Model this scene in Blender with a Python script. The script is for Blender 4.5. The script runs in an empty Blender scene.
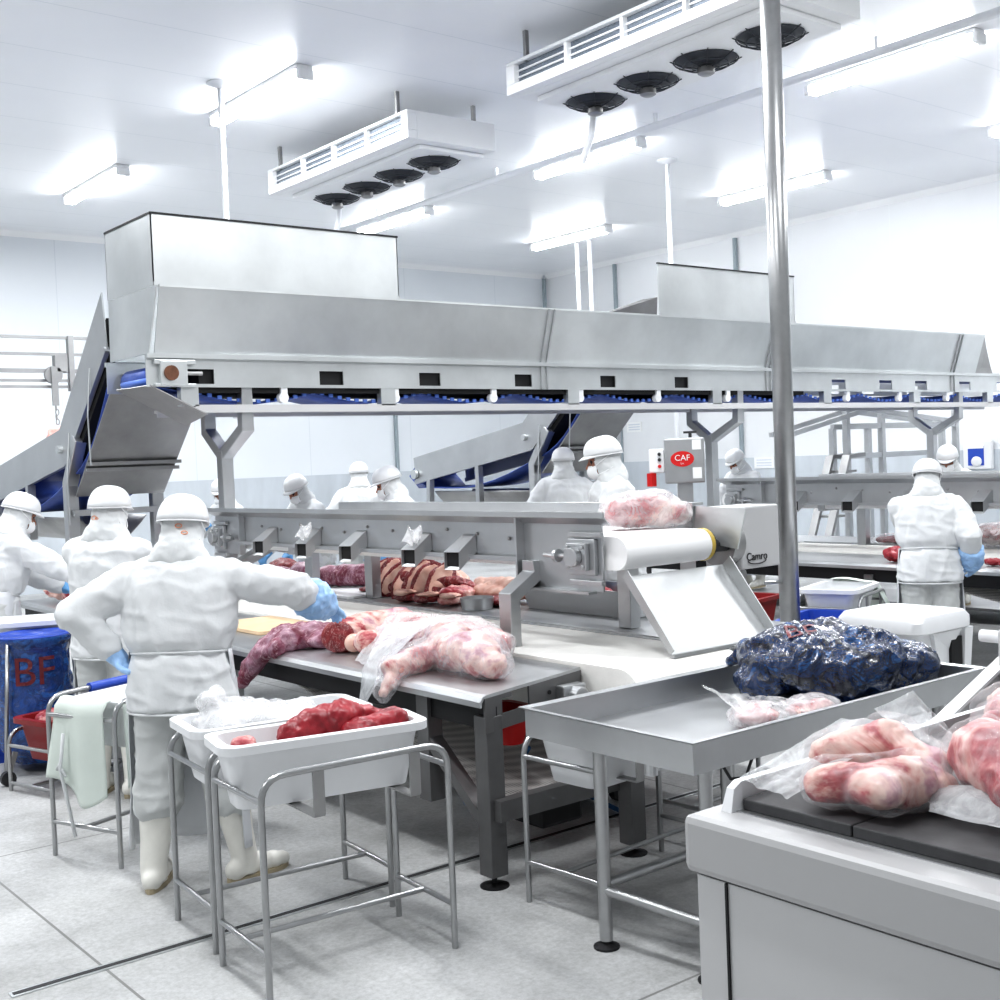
import bpy, bmesh, math, random
from mathutils import Vector, Matrix, noise, Quaternion
from mathutils.bvhtree import BVHTree
random.seed(7)
PI = math.pi
V = Vector
sc = bpy.context.scene
COL = sc.collection

# ------------------------------------------------------------------ materials
def newmat(name):
    m = bpy.data.materials.new(name); m.use_nodes = True
    nt = m.node_tree; b = nt.nodes['Principled BSDF']
    return m, nt, b
def N(nt, typ, **kw):
    n = nt.nodes.new(typ)
    for k, v in kw.items():
        if k in n.inputs.keys(): n.inputs[k].default_value = v
        else: setattr(n, k, v)
    return n
def texco(nt, scale=(1, 1, 1), rot=(0, 0, 0)):
    t = nt.nodes.new('ShaderNodeTexCoord'); mp = nt.nodes.new('ShaderNodeMapping')
    mp.inputs['Scale'].default_value = scale; mp.inputs['Rotation'].default_value = rot
    nt.links.new(t.outputs['Object'], mp.inputs['Vector'])
    return mp.outputs['Vector']
def noise_tex(nt, vec, scale, detail=4, rough=.55, dist=0):
    n = nt.nodes.new('ShaderNodeTexNoise')
    n.inputs['Scale'].default_value = scale; n.inputs['Detail'].default_value = detail
    n.inputs['Roughness'].default_value = rough; n.inputs['Distortion'].default_value = dist
    nt.links.new(vec, n.inputs['Vector']); return n.outputs['Fac']
def ramp(nt, fac, stops):
    r = nt.nodes.new('ShaderNodeValToRGB'); cr = r.color_ramp
    while len(cr.elements) < len(stops): cr.elements.new(.5)
    for e, (p, c) in zip(cr.elements, stops):
        e.position = p; e.color = (*c, 1) if len(c) == 3 else c
    nt.links.new(fac, r.inputs['Fac']); return r.outputs['Color']
def add_bump(nt, b, h, strength=.3, dist=.01):
    n = nt.nodes.new('ShaderNodeBump'); n.inputs['Strength'].default_value = strength; n.inputs['Distance'].default_value = dist
    nt.links.new(h, n.inputs['Height']); nt.links.new(n.outputs['Normal'], b.inputs['Normal'])
def mat(name, col, rough=.5, metal=0., var=0., vscale=3., bump=0., bscale=40., bdist=.004, vrot=(1, 1, 1), rvar=0., **kw):
    m, nt, b = newmat(name)
    b.inputs['Base Color'].default_value = (*col, 1); b.inputs['Roughness'].default_value = rough; b.inputs['Metallic'].default_value = metal
    for k, v in kw.items(): b.inputs[k].default_value = v
    if var or rvar:
        f = noise_tex(nt, texco(nt, vrot), vscale, 5, .6)
        if var:
            c0 = tuple(max(0, c * (1 - var)) for c in col); c1 = tuple(min(1, c * (1 + var)) for c in col)
            nt.links.new(ramp(nt, f, [(.3, c0), (.7, c1)]), b.inputs['Base Color'])
        if rvar:
            mr = N(nt, 'ShaderNodeMapRange'); mr.inputs['To Min'].default_value = max(0, rough - rvar); mr.inputs['To Max'].default_value = min(1, rough + rvar)
            nt.links.new(f, mr.inputs['Value']); nt.links.new(mr.outputs['Result'], b.inputs['Roughness'])
    if bump:
        add_bump(nt, b, noise_tex(nt, texco(nt), bscale, 4, .6), bump, bdist)
    return m
def stripe(nt, vec, axis, period, width, soft=.0):
    """1 on thin lines every `period` along an axis"""
    s = nt.nodes.new('ShaderNodeSeparateXYZ'); nt.links.new(vec, s.inputs['Vector'])
    a = N(nt, 'ShaderNodeMath', operation='PINGPONG'); a.inputs[1].default_value = period / 2
    nt.links.new(s.outputs[axis], a.inputs[0])
    c = N(nt, 'ShaderNodeMath', operation='LESS_THAN'); c.inputs[1].default_value = width / 2
    nt.links.new(a.outputs[0], c.inputs[0]); return c.outputs[0]
def mixcol(nt, fac, a, b):
    m = nt.nodes.new('ShaderNodeMix'); m.data_type = 'RGBA'
    if isinstance(fac, (int, float)): m.inputs['Factor'].default_value = fac
    else: nt.links.new(fac, m.inputs['Factor'])
    for s, v in (('A', a), ('B', b)):
        sock = [i for i in m.inputs if i.name == s and i.type == 'RGBA'][0]
        if isinstance(v, tuple): sock.default_value = (*v, 1)
        else: nt.links.new(v, sock)
    return [o for o in m.outputs if o.type == 'RGBA'][0]

MT = {}
MT['steel'] = mat('stainless_steel', (.52, .53, .54), .36, .9, var=.07, vscale=2.5, rvar=.1, bump=.03, bscale=60)
MT['steel_bright'] = mat('bright_steel', (.60, .62, .625), .38, .85, var=.10, vscale=1.6, rvar=.1)
MT['steel_dull'] = mat('dull_steel', (.36, .36, .36), .44, .8, var=.14, vscale=3, rvar=.08)
MT['steel_grey'] = mat('shaded_grey_steel', (.17, .17, .172), .5, .6, var=.12, vscale=4)  # stainless made darker, the shade under the tables put into its colour
MT['steel_dark'] = mat('dark_steel', (.025, .025, .027), .5, .5, var=.15)
MT['tube'] = mat('tube_steel', (.42, .425, .43), .3, .9, var=.08, vscale=9)
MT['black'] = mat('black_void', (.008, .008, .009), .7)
MT['rubber'] = mat('black_rubber', (.03, .03, .032), .6)
MT['white_plastic'] = mat('white_plastic', (.78, .79, .805), .38, var=.02, vscale=5)
MT['white_paint'] = mat('white_paint', (.88, .89, .90), .4)
MT['belt_white'] = mat('white_belt', (.84, .83, .80), .55, var=.05, vscale=9, bump=.2, bscale=90)
MT['blue_belt'] = mat('blue_belt', (.03, .07, .30), .5, var=.25, vscale=8)
MT['blue_plastic'] = mat('blue_plastic', (.02, .07, .42), .4)
MT['blue_bright'] = mat('blue_belt_top', (.10, .20, .62), .45)
MT['red_plastic'] = mat('red_plastic', (.22, .007, .009), .4, var=.15, vscale=6)
MT['red_bright'] = mat('red_bright_plastic', (.62, .015, .015), .4)
MT['grey_machine'] = mat('grey_machine_paint', (.44, .44, .445), .42, .15, bump=.05, bscale=200)
MT['machine_light'] = mat('machine_light_paint', (.54, .54, .545), .42, .1)
MT['pad_dark'] = mat('dark_rubber_pad', (.055, .055, .058), .62, var=.2, vscale=12, bump=.1, bscale=150)
MT['yellow'] = mat('yellow_plastic', (.75, .50, .04), .4)
MT['yellow_ring'] = mat('yellow_ring', (.55, .40, .08), .4)
MT['rust'] = mat('rusty_brown', (.16, .07, .04), .6, .3, var=.3, vscale=30)
MT['paper'] = mat('white_paper', (.85, .86, .86), .6)
MT['cable'] = mat('black_cable', (.012, .012, .014), .5)
MT['cable_blue'] = mat('blue_hose', (.03, .13, .30), .4)
MT['fan_grille'] = mat('fan_grille', (.05, .055, .065), .5, .3)
MT['coil'] = mat('cooling_coil', (.20, .23, .27), .5, .5, var=.5, vscale=14, vrot=(1, 3, 20))
MT['pipe_white'] = mat('white_pipe', (.80, .82, .85), .4)
MT['pipe_grey'] = mat('grey_conduit', (.30, .35, .38), .5)
MT['cloth_green'] = mat('pale_green_cloth', (.66, .72, .67), .7, var=.04, vscale=4, bump=.15, bscale=25, bdist=.01)
MT['board_yellow'] = mat('stained_yellow_board', (.76, .56, .36), .5, var=.1, vscale=9)

# cloth
MT['coat'] = mat('white_coat_cloth', (.69, .705, .715), .8, var=.02, vscale=3, bump=.35, bscale=14, bdist=.012)
MT['trousers'] = mat('white_trouser_cloth', (.56, .575, .57), .8, var=.03, vscale=4, bump=.3, bscale=12, bdist=.015)
MT['hood'] = mat('white_hood_cloth', (.67, .685, .69), .8, bump=.3, bscale=30, bdist=.006)
MT['helmet'] = mat('white_helmet', (.78, .79, .80), .28)
MT['mask'] = mat('white_face_mask', (.88, .89, .9), .7)
MT['boot'] = mat('white_rubber_boot', (.76, .75, .70), .45, var=.06, vscale=9)
MT['sole'] = mat('dirty_boot_sole', (.42, .36, .25), .6)
MT['glove'] = mat('blue_glove', (.13, .34, .62), .45, var=.12, vscale=14, bump=.2, bscale=40)
MT['sleeve'] = mat('light_blue_sleeve', (.36, .56, .85), .4, var=.14, vscale=14, bump=.35, bscale=30, bdist=.01)
MT['orange'] = mat('orange_thread', (.8, .33, .18), .6)
MT['skin'] = mat('skin', (.36, .16, .10), .5, var=.1, vscale=12)
MT['eye'] = mat('eye_dark', (.012, .008, .008), .3)

def apron_mat():
    m, nt, b = newmat('translucent_apron')
    b.inputs['Base Color'].default_value = (.80, .82, .85, 1); b.inputs['Roughness'].default_value = .35
    b.inputs['Alpha'].default_value = .82
    return m
MT['apron'] = apron_mat()

def film(name, col, lo, hi, scale=14, rough=.12, bstr=.5):
    m, nt, b = newmat(name)
    b.inputs['Base Color'].default_value = (*col, 1); b.inputs['Roughness'].default_value = rough
    vec = texco(nt)
    f = noise_tex(nt, vec, scale, 5, .6, 1.2)
    f2 = noise_tex(nt, texco(nt, (1, 2.5, 1.3), (.4, .2, .7)), scale * 1.6, 3, .5, 2.)
    mr = N(nt, 'ShaderNodeMapRange'); mr.inputs['From Min'].default_value = .35; mr.inputs['From Max'].default_value = .7
    mr.inputs['To Min'].default_value = lo; mr.inputs['To Max'].default_value = hi
    nt.links.new(f, mr.inputs['Value'])
    lw = N(nt, 'ShaderNodeLayerWeight', Blend=.35)
    mx = N(nt, 'ShaderNodeMath', operation='MULTIPLY_ADD'); mx.inputs[1].default_value = .24; mx.use_clamp = True
    nt.links.new(lw.outputs['Facing'], mx.inputs[0]); nt.links.new(mr.outputs['Result'], mx.inputs[2])
    nt.links.new(mx.outputs[0], b.inputs['Alpha'])
    add_bump(nt, b, f2, bstr, .01)
    return m
MT['film'] = film('clear_plastic_film', (.90, .91, .93), .0, .15)
MT['film_soft'] = film('soft_plastic_film', (.90, .90, .93), .04, .34, 9)
MT['film_white'] = film('milky_plastic_film', (.92, .92, .93), .12, .50, 11)
MT['film_sheet'] = film('clear_plastic_sheet', (.88, .90, .92), .18, .52, 9)

def blue_bag_mat(name='blue_bag_film', light=.5, bright=0):
    m, nt, b = newmat(name)
    vec = texco(nt, (1, 1, 1.6), (.3, .5, .2))
    f = noise_tex(nt, vec, 5.5, 8, .7, 1.4)
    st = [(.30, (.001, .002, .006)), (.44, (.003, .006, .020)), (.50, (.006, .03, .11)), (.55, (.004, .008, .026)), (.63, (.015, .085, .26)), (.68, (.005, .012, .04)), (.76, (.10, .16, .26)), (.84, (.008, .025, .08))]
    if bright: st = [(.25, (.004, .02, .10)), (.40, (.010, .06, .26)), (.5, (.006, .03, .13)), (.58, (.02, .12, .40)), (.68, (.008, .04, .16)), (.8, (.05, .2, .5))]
    c = ramp(nt, f, st)  # film blues, with light glints painted into the ramp colours
    nt.links.new(c, b.inputs['Base Color'])
    b.inputs['Roughness'].default_value = .22; b.inputs['Coat Weight'].default_value = light; b.inputs['Coat Roughness'].default_value = .1
    f2 = noise_tex(nt, texco(nt, (1, 1.8, 1), (.2, .6, .4)), 12, 5, .65, 1.2)
    add_bump(nt, b, f2, .6, .02)
    return m
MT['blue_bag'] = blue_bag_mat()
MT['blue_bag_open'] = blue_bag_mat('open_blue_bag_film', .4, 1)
MT['bag_red'] = mat('red_bag_print', (.13, .012, .018), .35)
MT['bag_red_faded'] = mat('faded_red_bag_print', (.16, .025, .03), .3, var=.6, vscale=25)

def meat_mat(name, stops, scale=9, detail=6, dist=1.5, stretch=(1, 1, 1), rough=.42, streak=0, streakcol=(.75, .55, .52)):
    m, nt, b = newmat(name)
    f = noise_tex(nt, texco(nt, stretch, (.4, .3, .2)), scale, detail, .6, dist)
    c = ramp(nt, f, stops)
    if streak:
        f2 = noise_tex(nt, texco(nt, (stretch[0] * 1, stretch[1] * 5, stretch[2] * 2), (.2, .5, .9)), scale * .9, 4, .55, 2.5)
        k = ramp(nt, f2, [(.55, (0, 0, 0)), (.62, (streak,) * 3), (.66, (0, 0, 0))])
        bw = nt.nodes.new('ShaderNodeRGBToBW'); nt.links.new(k, bw.inputs[0])
        c = mixcol(nt, bw.outputs[0], c, streakcol)
    nt.links.new(c, b.inputs['Base Color'])
    b.inputs['Roughness'].default_value = rough
    b.inputs['Subsurface Weight'].default_value = 0.0
    b.inputs['Coat Weight'].default_value = .15; b.inputs['Coat Roughness'].default_value = .25
    add_bump(nt, b, f, .35, .012)
    return m
RED = (.30, .022, .028); DRED = (.10, .006, .010); PINK = (.62, .28, .27); FAT = (.78, .60, .55); CREAM = (.80, .66, .55); PURP = (.30, .14, .19); LPURP = (.50, .33, .38)
MT['meat_red'] = meat_mat('red_meat', [(.3, (.16, .006, .012)), (.5, (.31, .014, .025)), (.7, (.46, .05, .06))], 5, streak=.0)
MT['meat_dark'] = meat_mat('dark_red_meat', [(.3, DRED), (.55, (.22, .02, .025)), (.75, (.34, .05, .05))], 12, streak=.4)
MT['meat_fatty'] = meat_mat('fatty_pink_meat', [(.35, (.20, .010, .02)), (.45, (.38, .045, .06)), (.52, (.60, .28, .26)), (.60, (.72, .52, .46)), (.66, (.46, .18, .20)), (.74, (.24, .02, .035))], 5, 9, .5, streak=.2)
MT['meat_silver'] = meat_mat('silverskin_meat', [(.3, (.13, .008, .018)), (.45, (.20, .045, .08)), (.6, (.34, .18, .24)), (.75, (.52, .36, .42))], 7, 6, 1., (1, 2.2, 1), streak=.8, streakcol=(.62, .42, .46))
MT['meat_cap'] = meat_mat('fat_cap_meat', [(.3, (.56, .27, .21)), (.5, (.70, .43, .35)), (.7, (.80, .58, .49))], 6, 5, 1., rough=.4)
MT['meat_leg'] = meat_mat('white_fat_leg_meat', [(.36, (.22, .012, .022)), (.42, (.40, .07, .08)), (.465, (.62, .34, .30)), (.53, (.72, .52, .46)), (.575, (.56, .34, .35)), (.62, (.40, .18, .24)), (.68, (.26, .025, .04))], 5, 9, .5)
MT['meat_hang'] = meat_mat('pale_hanging_meat', [(.3, (.70, .25, .22)), (.5, (.80, .48, .42)), (.7, (.86, .66, .6))], 6)
MT['meat_grey'] = meat_mat('dark_bagged_meat', [(.3, (.10, .012, .02)), (.5, (.20, .04, .05)), (.65, (.32, .12, .13)), (.75, (.5, .33, .33))], 9)

# ------------------------------------------------------------------ mesh builder
class MB:
    def __init__(s): s.v = []; s.f = []; s.mi = []; s.cur = 0
    def add(s, vs, fs):
        o = len(s.v); s.v += [V(p) for p in vs]
        for f in fs: s.f.append([o + i for i in f]); s.mi.append(s.cur)
        return s
    def box(s, x0, x1, y0, y1, z0, z1):
        vs = [(x, y, z) for z in (z0, z1) for y in (y0, y1) for x in (x0, x1)]
        return s.add(vs, [(0, 2, 3, 1), (4, 5, 7, 6), (0, 1, 5, 4), (2, 6, 7, 3), (0, 4, 6, 2), (1, 3, 7, 5)])
    def hexa(s, b, t):
        """bottom quad, top quad (same order)"""
        return s.add(list(b) + list(t), [(3, 2, 1, 0), (4, 5, 6, 7), (0, 1, 5, 4), (1, 2, 6, 5), (2, 3, 7, 6), (3, 0, 4, 7)])
    def bar(s, p, q, w, h=None, up=(0, 0, 1)):
        p, q = V(p), V(q); h = h or w
        d = (q - p).normalized(); u = V(up)
        if abs(d.dot(u)) > .95: u = V((1, 0, 0))
        a = d.cross(u).normalized(); c = a.cross(d).normalized()
        o = [a * (-w / 2) + c * (-h / 2), a * (w / 2) + c * (-h / 2), a * (w / 2) + c * (h / 2), a * (-w / 2) + c * (h / 2)]
        return s.hexa([p + k for k in o], [q + k for k in o])
    def path(s, pts, w, h=None, up=(0, 0, 1)):
        """square section following a polyline with mitred corners"""
        pts = [V(p) for p in pts]; h = h or w; rings = []
        for i, p in enumerate(pts):
            d0 = (p - pts[i - 1]).normalized() if i else (pts[1] - p).normalized()
            d1 = (pts[i + 1] - p).normalized() if i < len(pts) - 1 else d0
            t = (d0 + d1).normalized(); u = V(up)
            a = t.cross(u)
            if a.length < .05: a = t.cross(V((1, 0, 0)))
            a.normalize(); c = a.cross(t).normalized()
            k = 1 / max(.5, t.dot(d0))
            rings.append([p + a * (-w / 2) + c * (-h / 2) * k, p + a * (w / 2) + c * (-h / 2) * k, p + a * (w / 2) + c * (h / 2) * k, p + a * (-w / 2) + c * (h / 2) * k])
        return s.loft(rings)
    def loft(s, rings, cap=True, closed=True):
        n = len(rings[0]); vs = [p for r in rings for p in r]; fs = []
        for i in range(len(rings) - 1):
            for j in range(n if closed else n - 1):
                k = (j + 1) % n
                fs.append((i * n + j, i * n + k, (i + 1) * n + k, (i + 1) * n + j))
        if cap:
            fs.append(tuple(range(n))[::-1]); fs.append(tuple((len(rings) - 1) * n + j for j in range(n)))
        return s.add(vs, fs)
    def tube(s, pts, r, n=10, cap=True, loop=False):
        pts = [V(p) for p in pts]; m = len(pts)
        rs = r if isinstance(r, (list, tuple)) else [r] * m
        t0 = (pts[1] - pts[0]).normalized(); u = V((0, 0, 1)) if abs(t0.z) < .9 else V((1, 0, 0))
        a = t0.cross(u).normalized(); rings = []
        for i in range(m):
            if loop: t = (pts[(i + 1) % m] - pts[i - 1]).normalized()
            elif i == 0: t = t0
            elif i == m - 1: t = (pts[i] - pts[i - 1]).normalized()
            else: t = ((pts[i] - pts[i - 1]).normalized() + (pts[i + 1] - pts[i]).normalized()).normalized()
            a = (a - t * a.dot(t)).normalized(); b = t.cross(a)
            rings.append([pts[i] + (a * math.cos(2 * PI * j / n) + b * math.sin(2 * PI * j / n)) * rs[i] for j in range(n)])
        if loop: rings.append(rings[0]); return s.loft(rings, False)
        return s.loft(rings, cap)
    def cyl(s, p, q, r, n=16, r2=None):
        return s.tube([p, q], [r, r if r2 is None else r2], n)
    def caps(s, p, q, r0, r1, n=12, k=4):
        """tapered capsule"""
        p, q = V(p), V(q); d = q - p; L = d.length; d = d / max(L, 1e-6); pts = []; rs = []
        for i in range(k + 1):
            a = PI / 2 * i / k; pts.append(p - d * r0 * math.cos(a)); rs.append(max(r0 * math.sin(a), r0 * .02))
        for i in range(k + 1):
            a = PI / 2 * i / k; pts.append(q + d * r1 * math.sin(a)); rs.append(max(r1 * math.cos(a), r1 * .02))
        return s.tube(pts, rs, n)
    def sph(s, c, r, n=16, m=10, rot=None, zmin=-1):
        c = V(c); r = (r, r, r) if isinstance(r, (int, float)) else r; rings = []
        for i in range(m + 1):
            t = -PI / 2 + PI * i / m
            z = max(math.sin(t), zmin); k = max(math.cos(t), .004) if math.sin(t) >= zmin else max(math.sqrt(max(0, 1 - z * z)), .004)
            ring = []
            for j in range(n):
                p = V((r[0] * k * math.cos(2 * PI * j / n), r[1] * k * math.sin(2 * PI * j / n), r[2] * z))
                if rot is not None: p = rot @ p
                ring.append(c + p)
            rings.append(ring)
        return s.loft(rings)
    def grid(s, fn, nu, nv):
        vs = [fn(i / nu, j / nv) for i in range(nu + 1) for j in range(nv + 1)]
        fs = [(i * (nv + 1) + j, (i + 1) * (nv + 1) + j, (i + 1) * (nv + 1) + j + 1, i * (nv + 1) + j + 1) for i in range(nu) for j in range(nv)]
        return s.add(vs, fs)
    def prism(s, poly, vec):
        a = [V(p) for p in poly]; b = [p + V(vec) for p in a]
        return s.loft([a, b])
    def sheet(s, quad, t):
        """quad plate of thickness t"""
        q = [V(p) for p in quad]; n = (q[1] - q[0]).cross(q[3] - q[0]).normalized() * t
        return s.loft([q, [p + n for p in q]])
    def lathe(s, prof, c=(0, 0, 0), n=24):
        c = V(c)
        return s.loft([[c + V((r * math.cos(2 * PI * j / n), r * math.sin(2 * PI * j / n), z)) for j in range(n)] for r, z in prof])
    def mesh(s, name, off=(0, 0, 0)):
        me = bpy.data.meshes.new(name); o = V(off)
        me.from_pydata([p - o for p in s.v], [], s.f); me.update()
        bm = bmesh.new(); bm.from_mesh(me); bmesh.ops.recalc_face_normals(bm, faces=bm.faces); bm.to_mesh(me); bm.free()
        return me
    def build(s, name, m, parent=None, local=False, smooth=False, bevel=0, label=None, solid=0):
        off = (0, 0, 0)
        if parent is not None and not local:
            off = V(parent['_w'])
        me = s.mesh(name, off)
        ms = m if isinstance(m, (list, tuple)) else [m]
        for k in ms: me.materials.append(MT[k] if isinstance(k, str) else k)
        if len(ms) > 1:
            for p, i in zip(me.polygons, s.mi): p.material_index = i
        return link(name, me, parent, smooth, bevel, label, solid)
def link(name, me, parent=None, smooth=False, bevel=0, label=None, solid=0):
    o = bpy.data.objects.new(name, me); COL.objects.link(o)
    if parent is not None:
        o.parent = parent
        if '_w' in parent: o['_w'] = (0, 0, 0) if parent.get('_loc') else parent['_w']
    if parent is not None: o['_w'] = parent['_w']
    if smooth:
        me.polygons.foreach_set('use_smooth', [True] * len(me.polygons))
        if smooth is not True: me.set_sharp_from_angle(angle=math.radians(smooth))
    if solid:
        md = o.modifiers.new('Solidify', 'SOLIDIFY'); md.thickness = solid; md.offset = 0
    if bevel:
        md = o.modifiers.new('Bevel', 'BEVEL'); md.width = bevel; md.segments = 2; md.limit_method = 'ANGLE'; md.angle_limit = math.radians(40)
    if label: o['label'] = label
    return o
def thing(name, label, cat, loc=(0, 0, 0), rz=0, group=None):
    o = bpy.data.objects.new(name, None); COL.objects.link(o); o.empty_display_size = .1
    o.location = loc; o.rotation_euler = (0, 0, rz); o['_w'] = tuple(loc)
    o['label'] = label; o['category'] = cat
    if group: o['group'] = group
    return o
def tag(o, label, cat, group=None):
    o['label'] = label; o['category'] = cat
    if group: o['group'] = group
    return o
def struct(name, mb, m, **kw):
    o = mb.build(name, m, **kw); o['kind'] = 'structure'; return o
def dup(root, loc=None, rz=None, label=None, group=None):
    def cp(o, par):
        c = o.copy(); COL.objects.link(c)
        if par is not None: c.parent = par
        for ch in list(o.children): cp(ch, c)
        return c
    r = cp(root, None)
    if loc is not None: r.location = loc
    if rz is not None: r.rotation_euler = (0, 0, rz)
    if label: r['label'] = label
    if group: r['group'] = group
    return r
def fillet(pts, r, n=5):
    pts = [V(p) for p in pts]; out = [pts[0]]
    for i in range(1, len(pts) - 1):
        a = (pts[i - 1] - pts[i]); b = (pts[i + 1] - pts[i]); k = min(r, a.length * .49, b.length * .49)
        p0 = pts[i] + a.normalized() * k; p1 = pts[i] + b.normalized() * k
        for j in range(n + 1):
            t = j / n; out.append(p0 * (1 - t) ** 2 + pts[i] * 2 * t * (1 - t) + p1 * t * t)
    out.append(pts[-1]); return out
def evmesh(o):
    dg = bpy.context.evaluated_depsgraph_get(); dg.update()
    return bpy.data.meshes.new_from_object(o.evaluated_get(dg))
def remesh(mb, voxel, smooth=4, name='blob'):
    me = mb.mesh(name); o = bpy.data.objects.new('tmp', me); COL.objects.link(o)
    a = o.modifiers.new('r', 'REMESH'); a.mode = 'VOXEL'; a.voxel_size = voxel
    if smooth:
        b = o.modifiers.new('s', 'SMOOTH'); b.factor = .5; b.iterations = smooth
    r = evmesh(o); bpy.data.objects.remove(o); bpy.data.meshes.remove(me); r.name = name
    return r
def displace(me, fn):
    ns = [v.normal.copy() for v in me.vertices]
    for v, n in zip(me.vertices, ns): v.co = v.co + n * fn(v.co, n)
    me.update()
def rot_to(d, up=(0, 0, 1)):
    """matrix whose x axis is d"""
    d = V(d).normalized(); u = V(up)
    if abs(d.dot(u)) > .97: u = V((1, 0, 0))
    y = u.cross(d).normalized(); z = d.cross(y)
    return Matrix((d, y, z)).transposed()
def text_mesh(body, size, extrude=.001):
    cu = bpy.data.curves.new('txt', 'FONT'); cu.body = body; cu.size = size; cu.align_x = 'CENTER'; cu.align_y = 'CENTER'; cu.extrude = extrude
    o = bpy.data.objects.new('txt', cu); COL.objects.link(o); me = evmesh(o)
    bpy.data.objects.remove(o); bpy.data.curves.remove(cu); return me
def text_on(name, body, size, m, parent, c, right, up, label=None, bold=0):
    """flat lettering centred at world point c"""
    me = text_mesh(body, size); r = V(right).normalized(); u = V(up); u = (u - r * u.dot(r)).normalized(); n = r.cross(u)
    off = V(parent['_w'])
    for v in me.vertices: v.co = V(c) + r * v.co.x + u * v.co.y + n * v.co.z - off
    me.materials.append(MT[m]); return link(name, me, parent, label=label)

# ------------------------------------------------------------------ camera
cam = bpy.data.cameras.new('camera'); cam.sensor_width = 36; cam.lens = 36 * 1213.81 / 1000; cam.clip_end = 200
co = bpy.data.objects.new('camera', cam); COL.objects.link(co)
yaw, pitch, roll = math.radians(51.45744), math.radians(1.84916), math.radians(-2.33251)
f = V((math.cos(yaw) * math.cos(pitch), math.sin(yaw) * math.cos(pitch), -math.sin(pitch)))
r = f.cross(V((0, 0, 1))).normalized(); u = r.cross(f)
r2 = r * math.cos(roll) + u * math.sin(roll); u2 = u * math.cos(roll) - r * math.sin(roll)
co.matrix_world = Matrix.LocRotScale(V((0, 0, 1.85)), Matrix((r2, u2, -f)).transposed().to_quaternion(), V((1, 1, 1)))
sc.camera = co
sc.view_settings.view_transform = 'Standard'; sc.view_settings.look = 'Medium High Contrast'
sc.view_settings.exposure = -0.06
# ------------------------------------------------------------------ room
RX, BY, CZ = 17.5, 20.1, 5.85
def floor_mat():
    m, nt, b = newmat('concrete_floor')
    vec = texco(nt)
    f = noise_tex(nt, vec, 1.3, 8, .68); f2 = noise_tex(nt, vec, 40, 8, .8); f3 = noise_tex(nt, texco(nt, (1, .4, 1), (0, 0, .5)), .55, 4, .6)
    c = ramp(nt, f, [(.30, (.34, .34, .335)), (.5, (.51, .515, .515)), (.70, (.62, .625, .63))])
    c2 = ramp(nt, f2, [(.36, (.70, .70, .69)), (.60, (1, 1, 1))])
    mu = nt.nodes.new('ShaderNodeMix'); mu.data_type = 'RGBA'; mu.blend_type = 'MULTIPLY'; mu.inputs['Factor'].default_value = .9
    nt.links.new(c, mu.inputs['A'] if False else [i for i in mu.inputs if i.name == 'A' and i.type == 'RGBA'][0])
    nt.links.new(c2, [i for i in mu.inputs if i.name == 'B' and i.type == 'RGBA'][0])
    out = [o for o in mu.outputs if o.type == 'RGBA'][0]
    # saw-cut joints
    s = nt.nodes.new('ShaderNodeSeparateXYZ'); nt.links.new(vec, s.inputs['Vector'])
    def line(axis, off, period, w):
        a = N(nt, 'ShaderNodeMath', operation='SUBTRACT'); a.inputs[1].default_value = off; nt.links.new(s.outputs[axis], a.inputs[0])
        p = N(nt, 'ShaderNodeMath', operation='PINGPONG'); p.inputs[1].default_value = period / 2; nt.links.new(a.outputs[0], p.inputs[0])
        l = N(nt, 'ShaderNodeMath', operation='LESS_THAN'); l.inputs[1].default_value = w; nt.links.new(p.outputs[0], l.inputs[0]); return l.outputs[0]
    mx = N(nt, 'ShaderNodeMath', operation='MAXIMUM')
    nt.links.new(line(0, 1.595, 3.3, .006), mx.inputs[0]); nt.links.new(line(1, 2.93, 3.29, .006), mx.inputs[1])
    col = mixcol(nt, mx.outputs[0], out, (.22, .22, .215))
    nt.links.new(col, b.inputs['Base Color'])
    b.inputs['Roughness'].default_value = .55
    add_bump(nt, b, f2, .25, .006)
    return m
MT['floor'] = floor_mat()
def panel_mat(name, col, axis, period, line, rough, ribs=None):
    m, nt, b = newmat(name); vec = texco(nt)
    k = stripe(nt, vec, axis, period, .014)
    f = noise_tex(nt, vec, .8, 3)
    base = ramp(nt, f, [(.3, tuple(c * .97 for c in col)), (.7, col)])
    c = mixcol(nt, k, base, line)
    nt.links.new(c, b.inputs['Base Color']); b.inputs['Roughness'].default_value = rough
    if ribs:
        add_bump(nt, b, stripe(nt, vec, axis, ribs, .012), .12, .004)
    return m
MT['wall_a'] = panel_mat('wall_panel_back', (.76, .795, .83), 0, 2.3, (.66, .70, .74), .45)
MT['wall_b'] = panel_mat('wall_panel_right', (.78, .795, .815), 1, 2.3, (.78, .80, .82), .45)
MT['ceiling'] = panel_mat('ceiling_panel', (.90, .915, .94), 1, 1.15, (.76, .79, .82), .34, .115)
MT['dado'] = mat('dado_cladding', (.56, .60, .64), .45, .1, var=.08, vscale=2.5, vrot=(1, 1, .25))
struct('floor', MB().box(-7, RX, -6, BY, -.1, 0), 'floor')
struct('ceiling', MB().box(-7, RX, -6, BY, CZ, CZ + .1), 'ceiling')
struct('wall_back', MB().box(-7, RX + .1, BY, BY + .1, 0, CZ), 'wall_a')
struct('wall_right', MB().box(RX, RX + .1, -6, BY, 0, CZ), 'wall_b')
struct('trim_1', MB().box(-7, RX - .03, BY - .03, BY - .001, 0, 1.72), 'dado')
struct('trim_2', MB().box(RX - .03, RX - .001, -6, BY - .03, 0, 1.72), 'dado')
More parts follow.
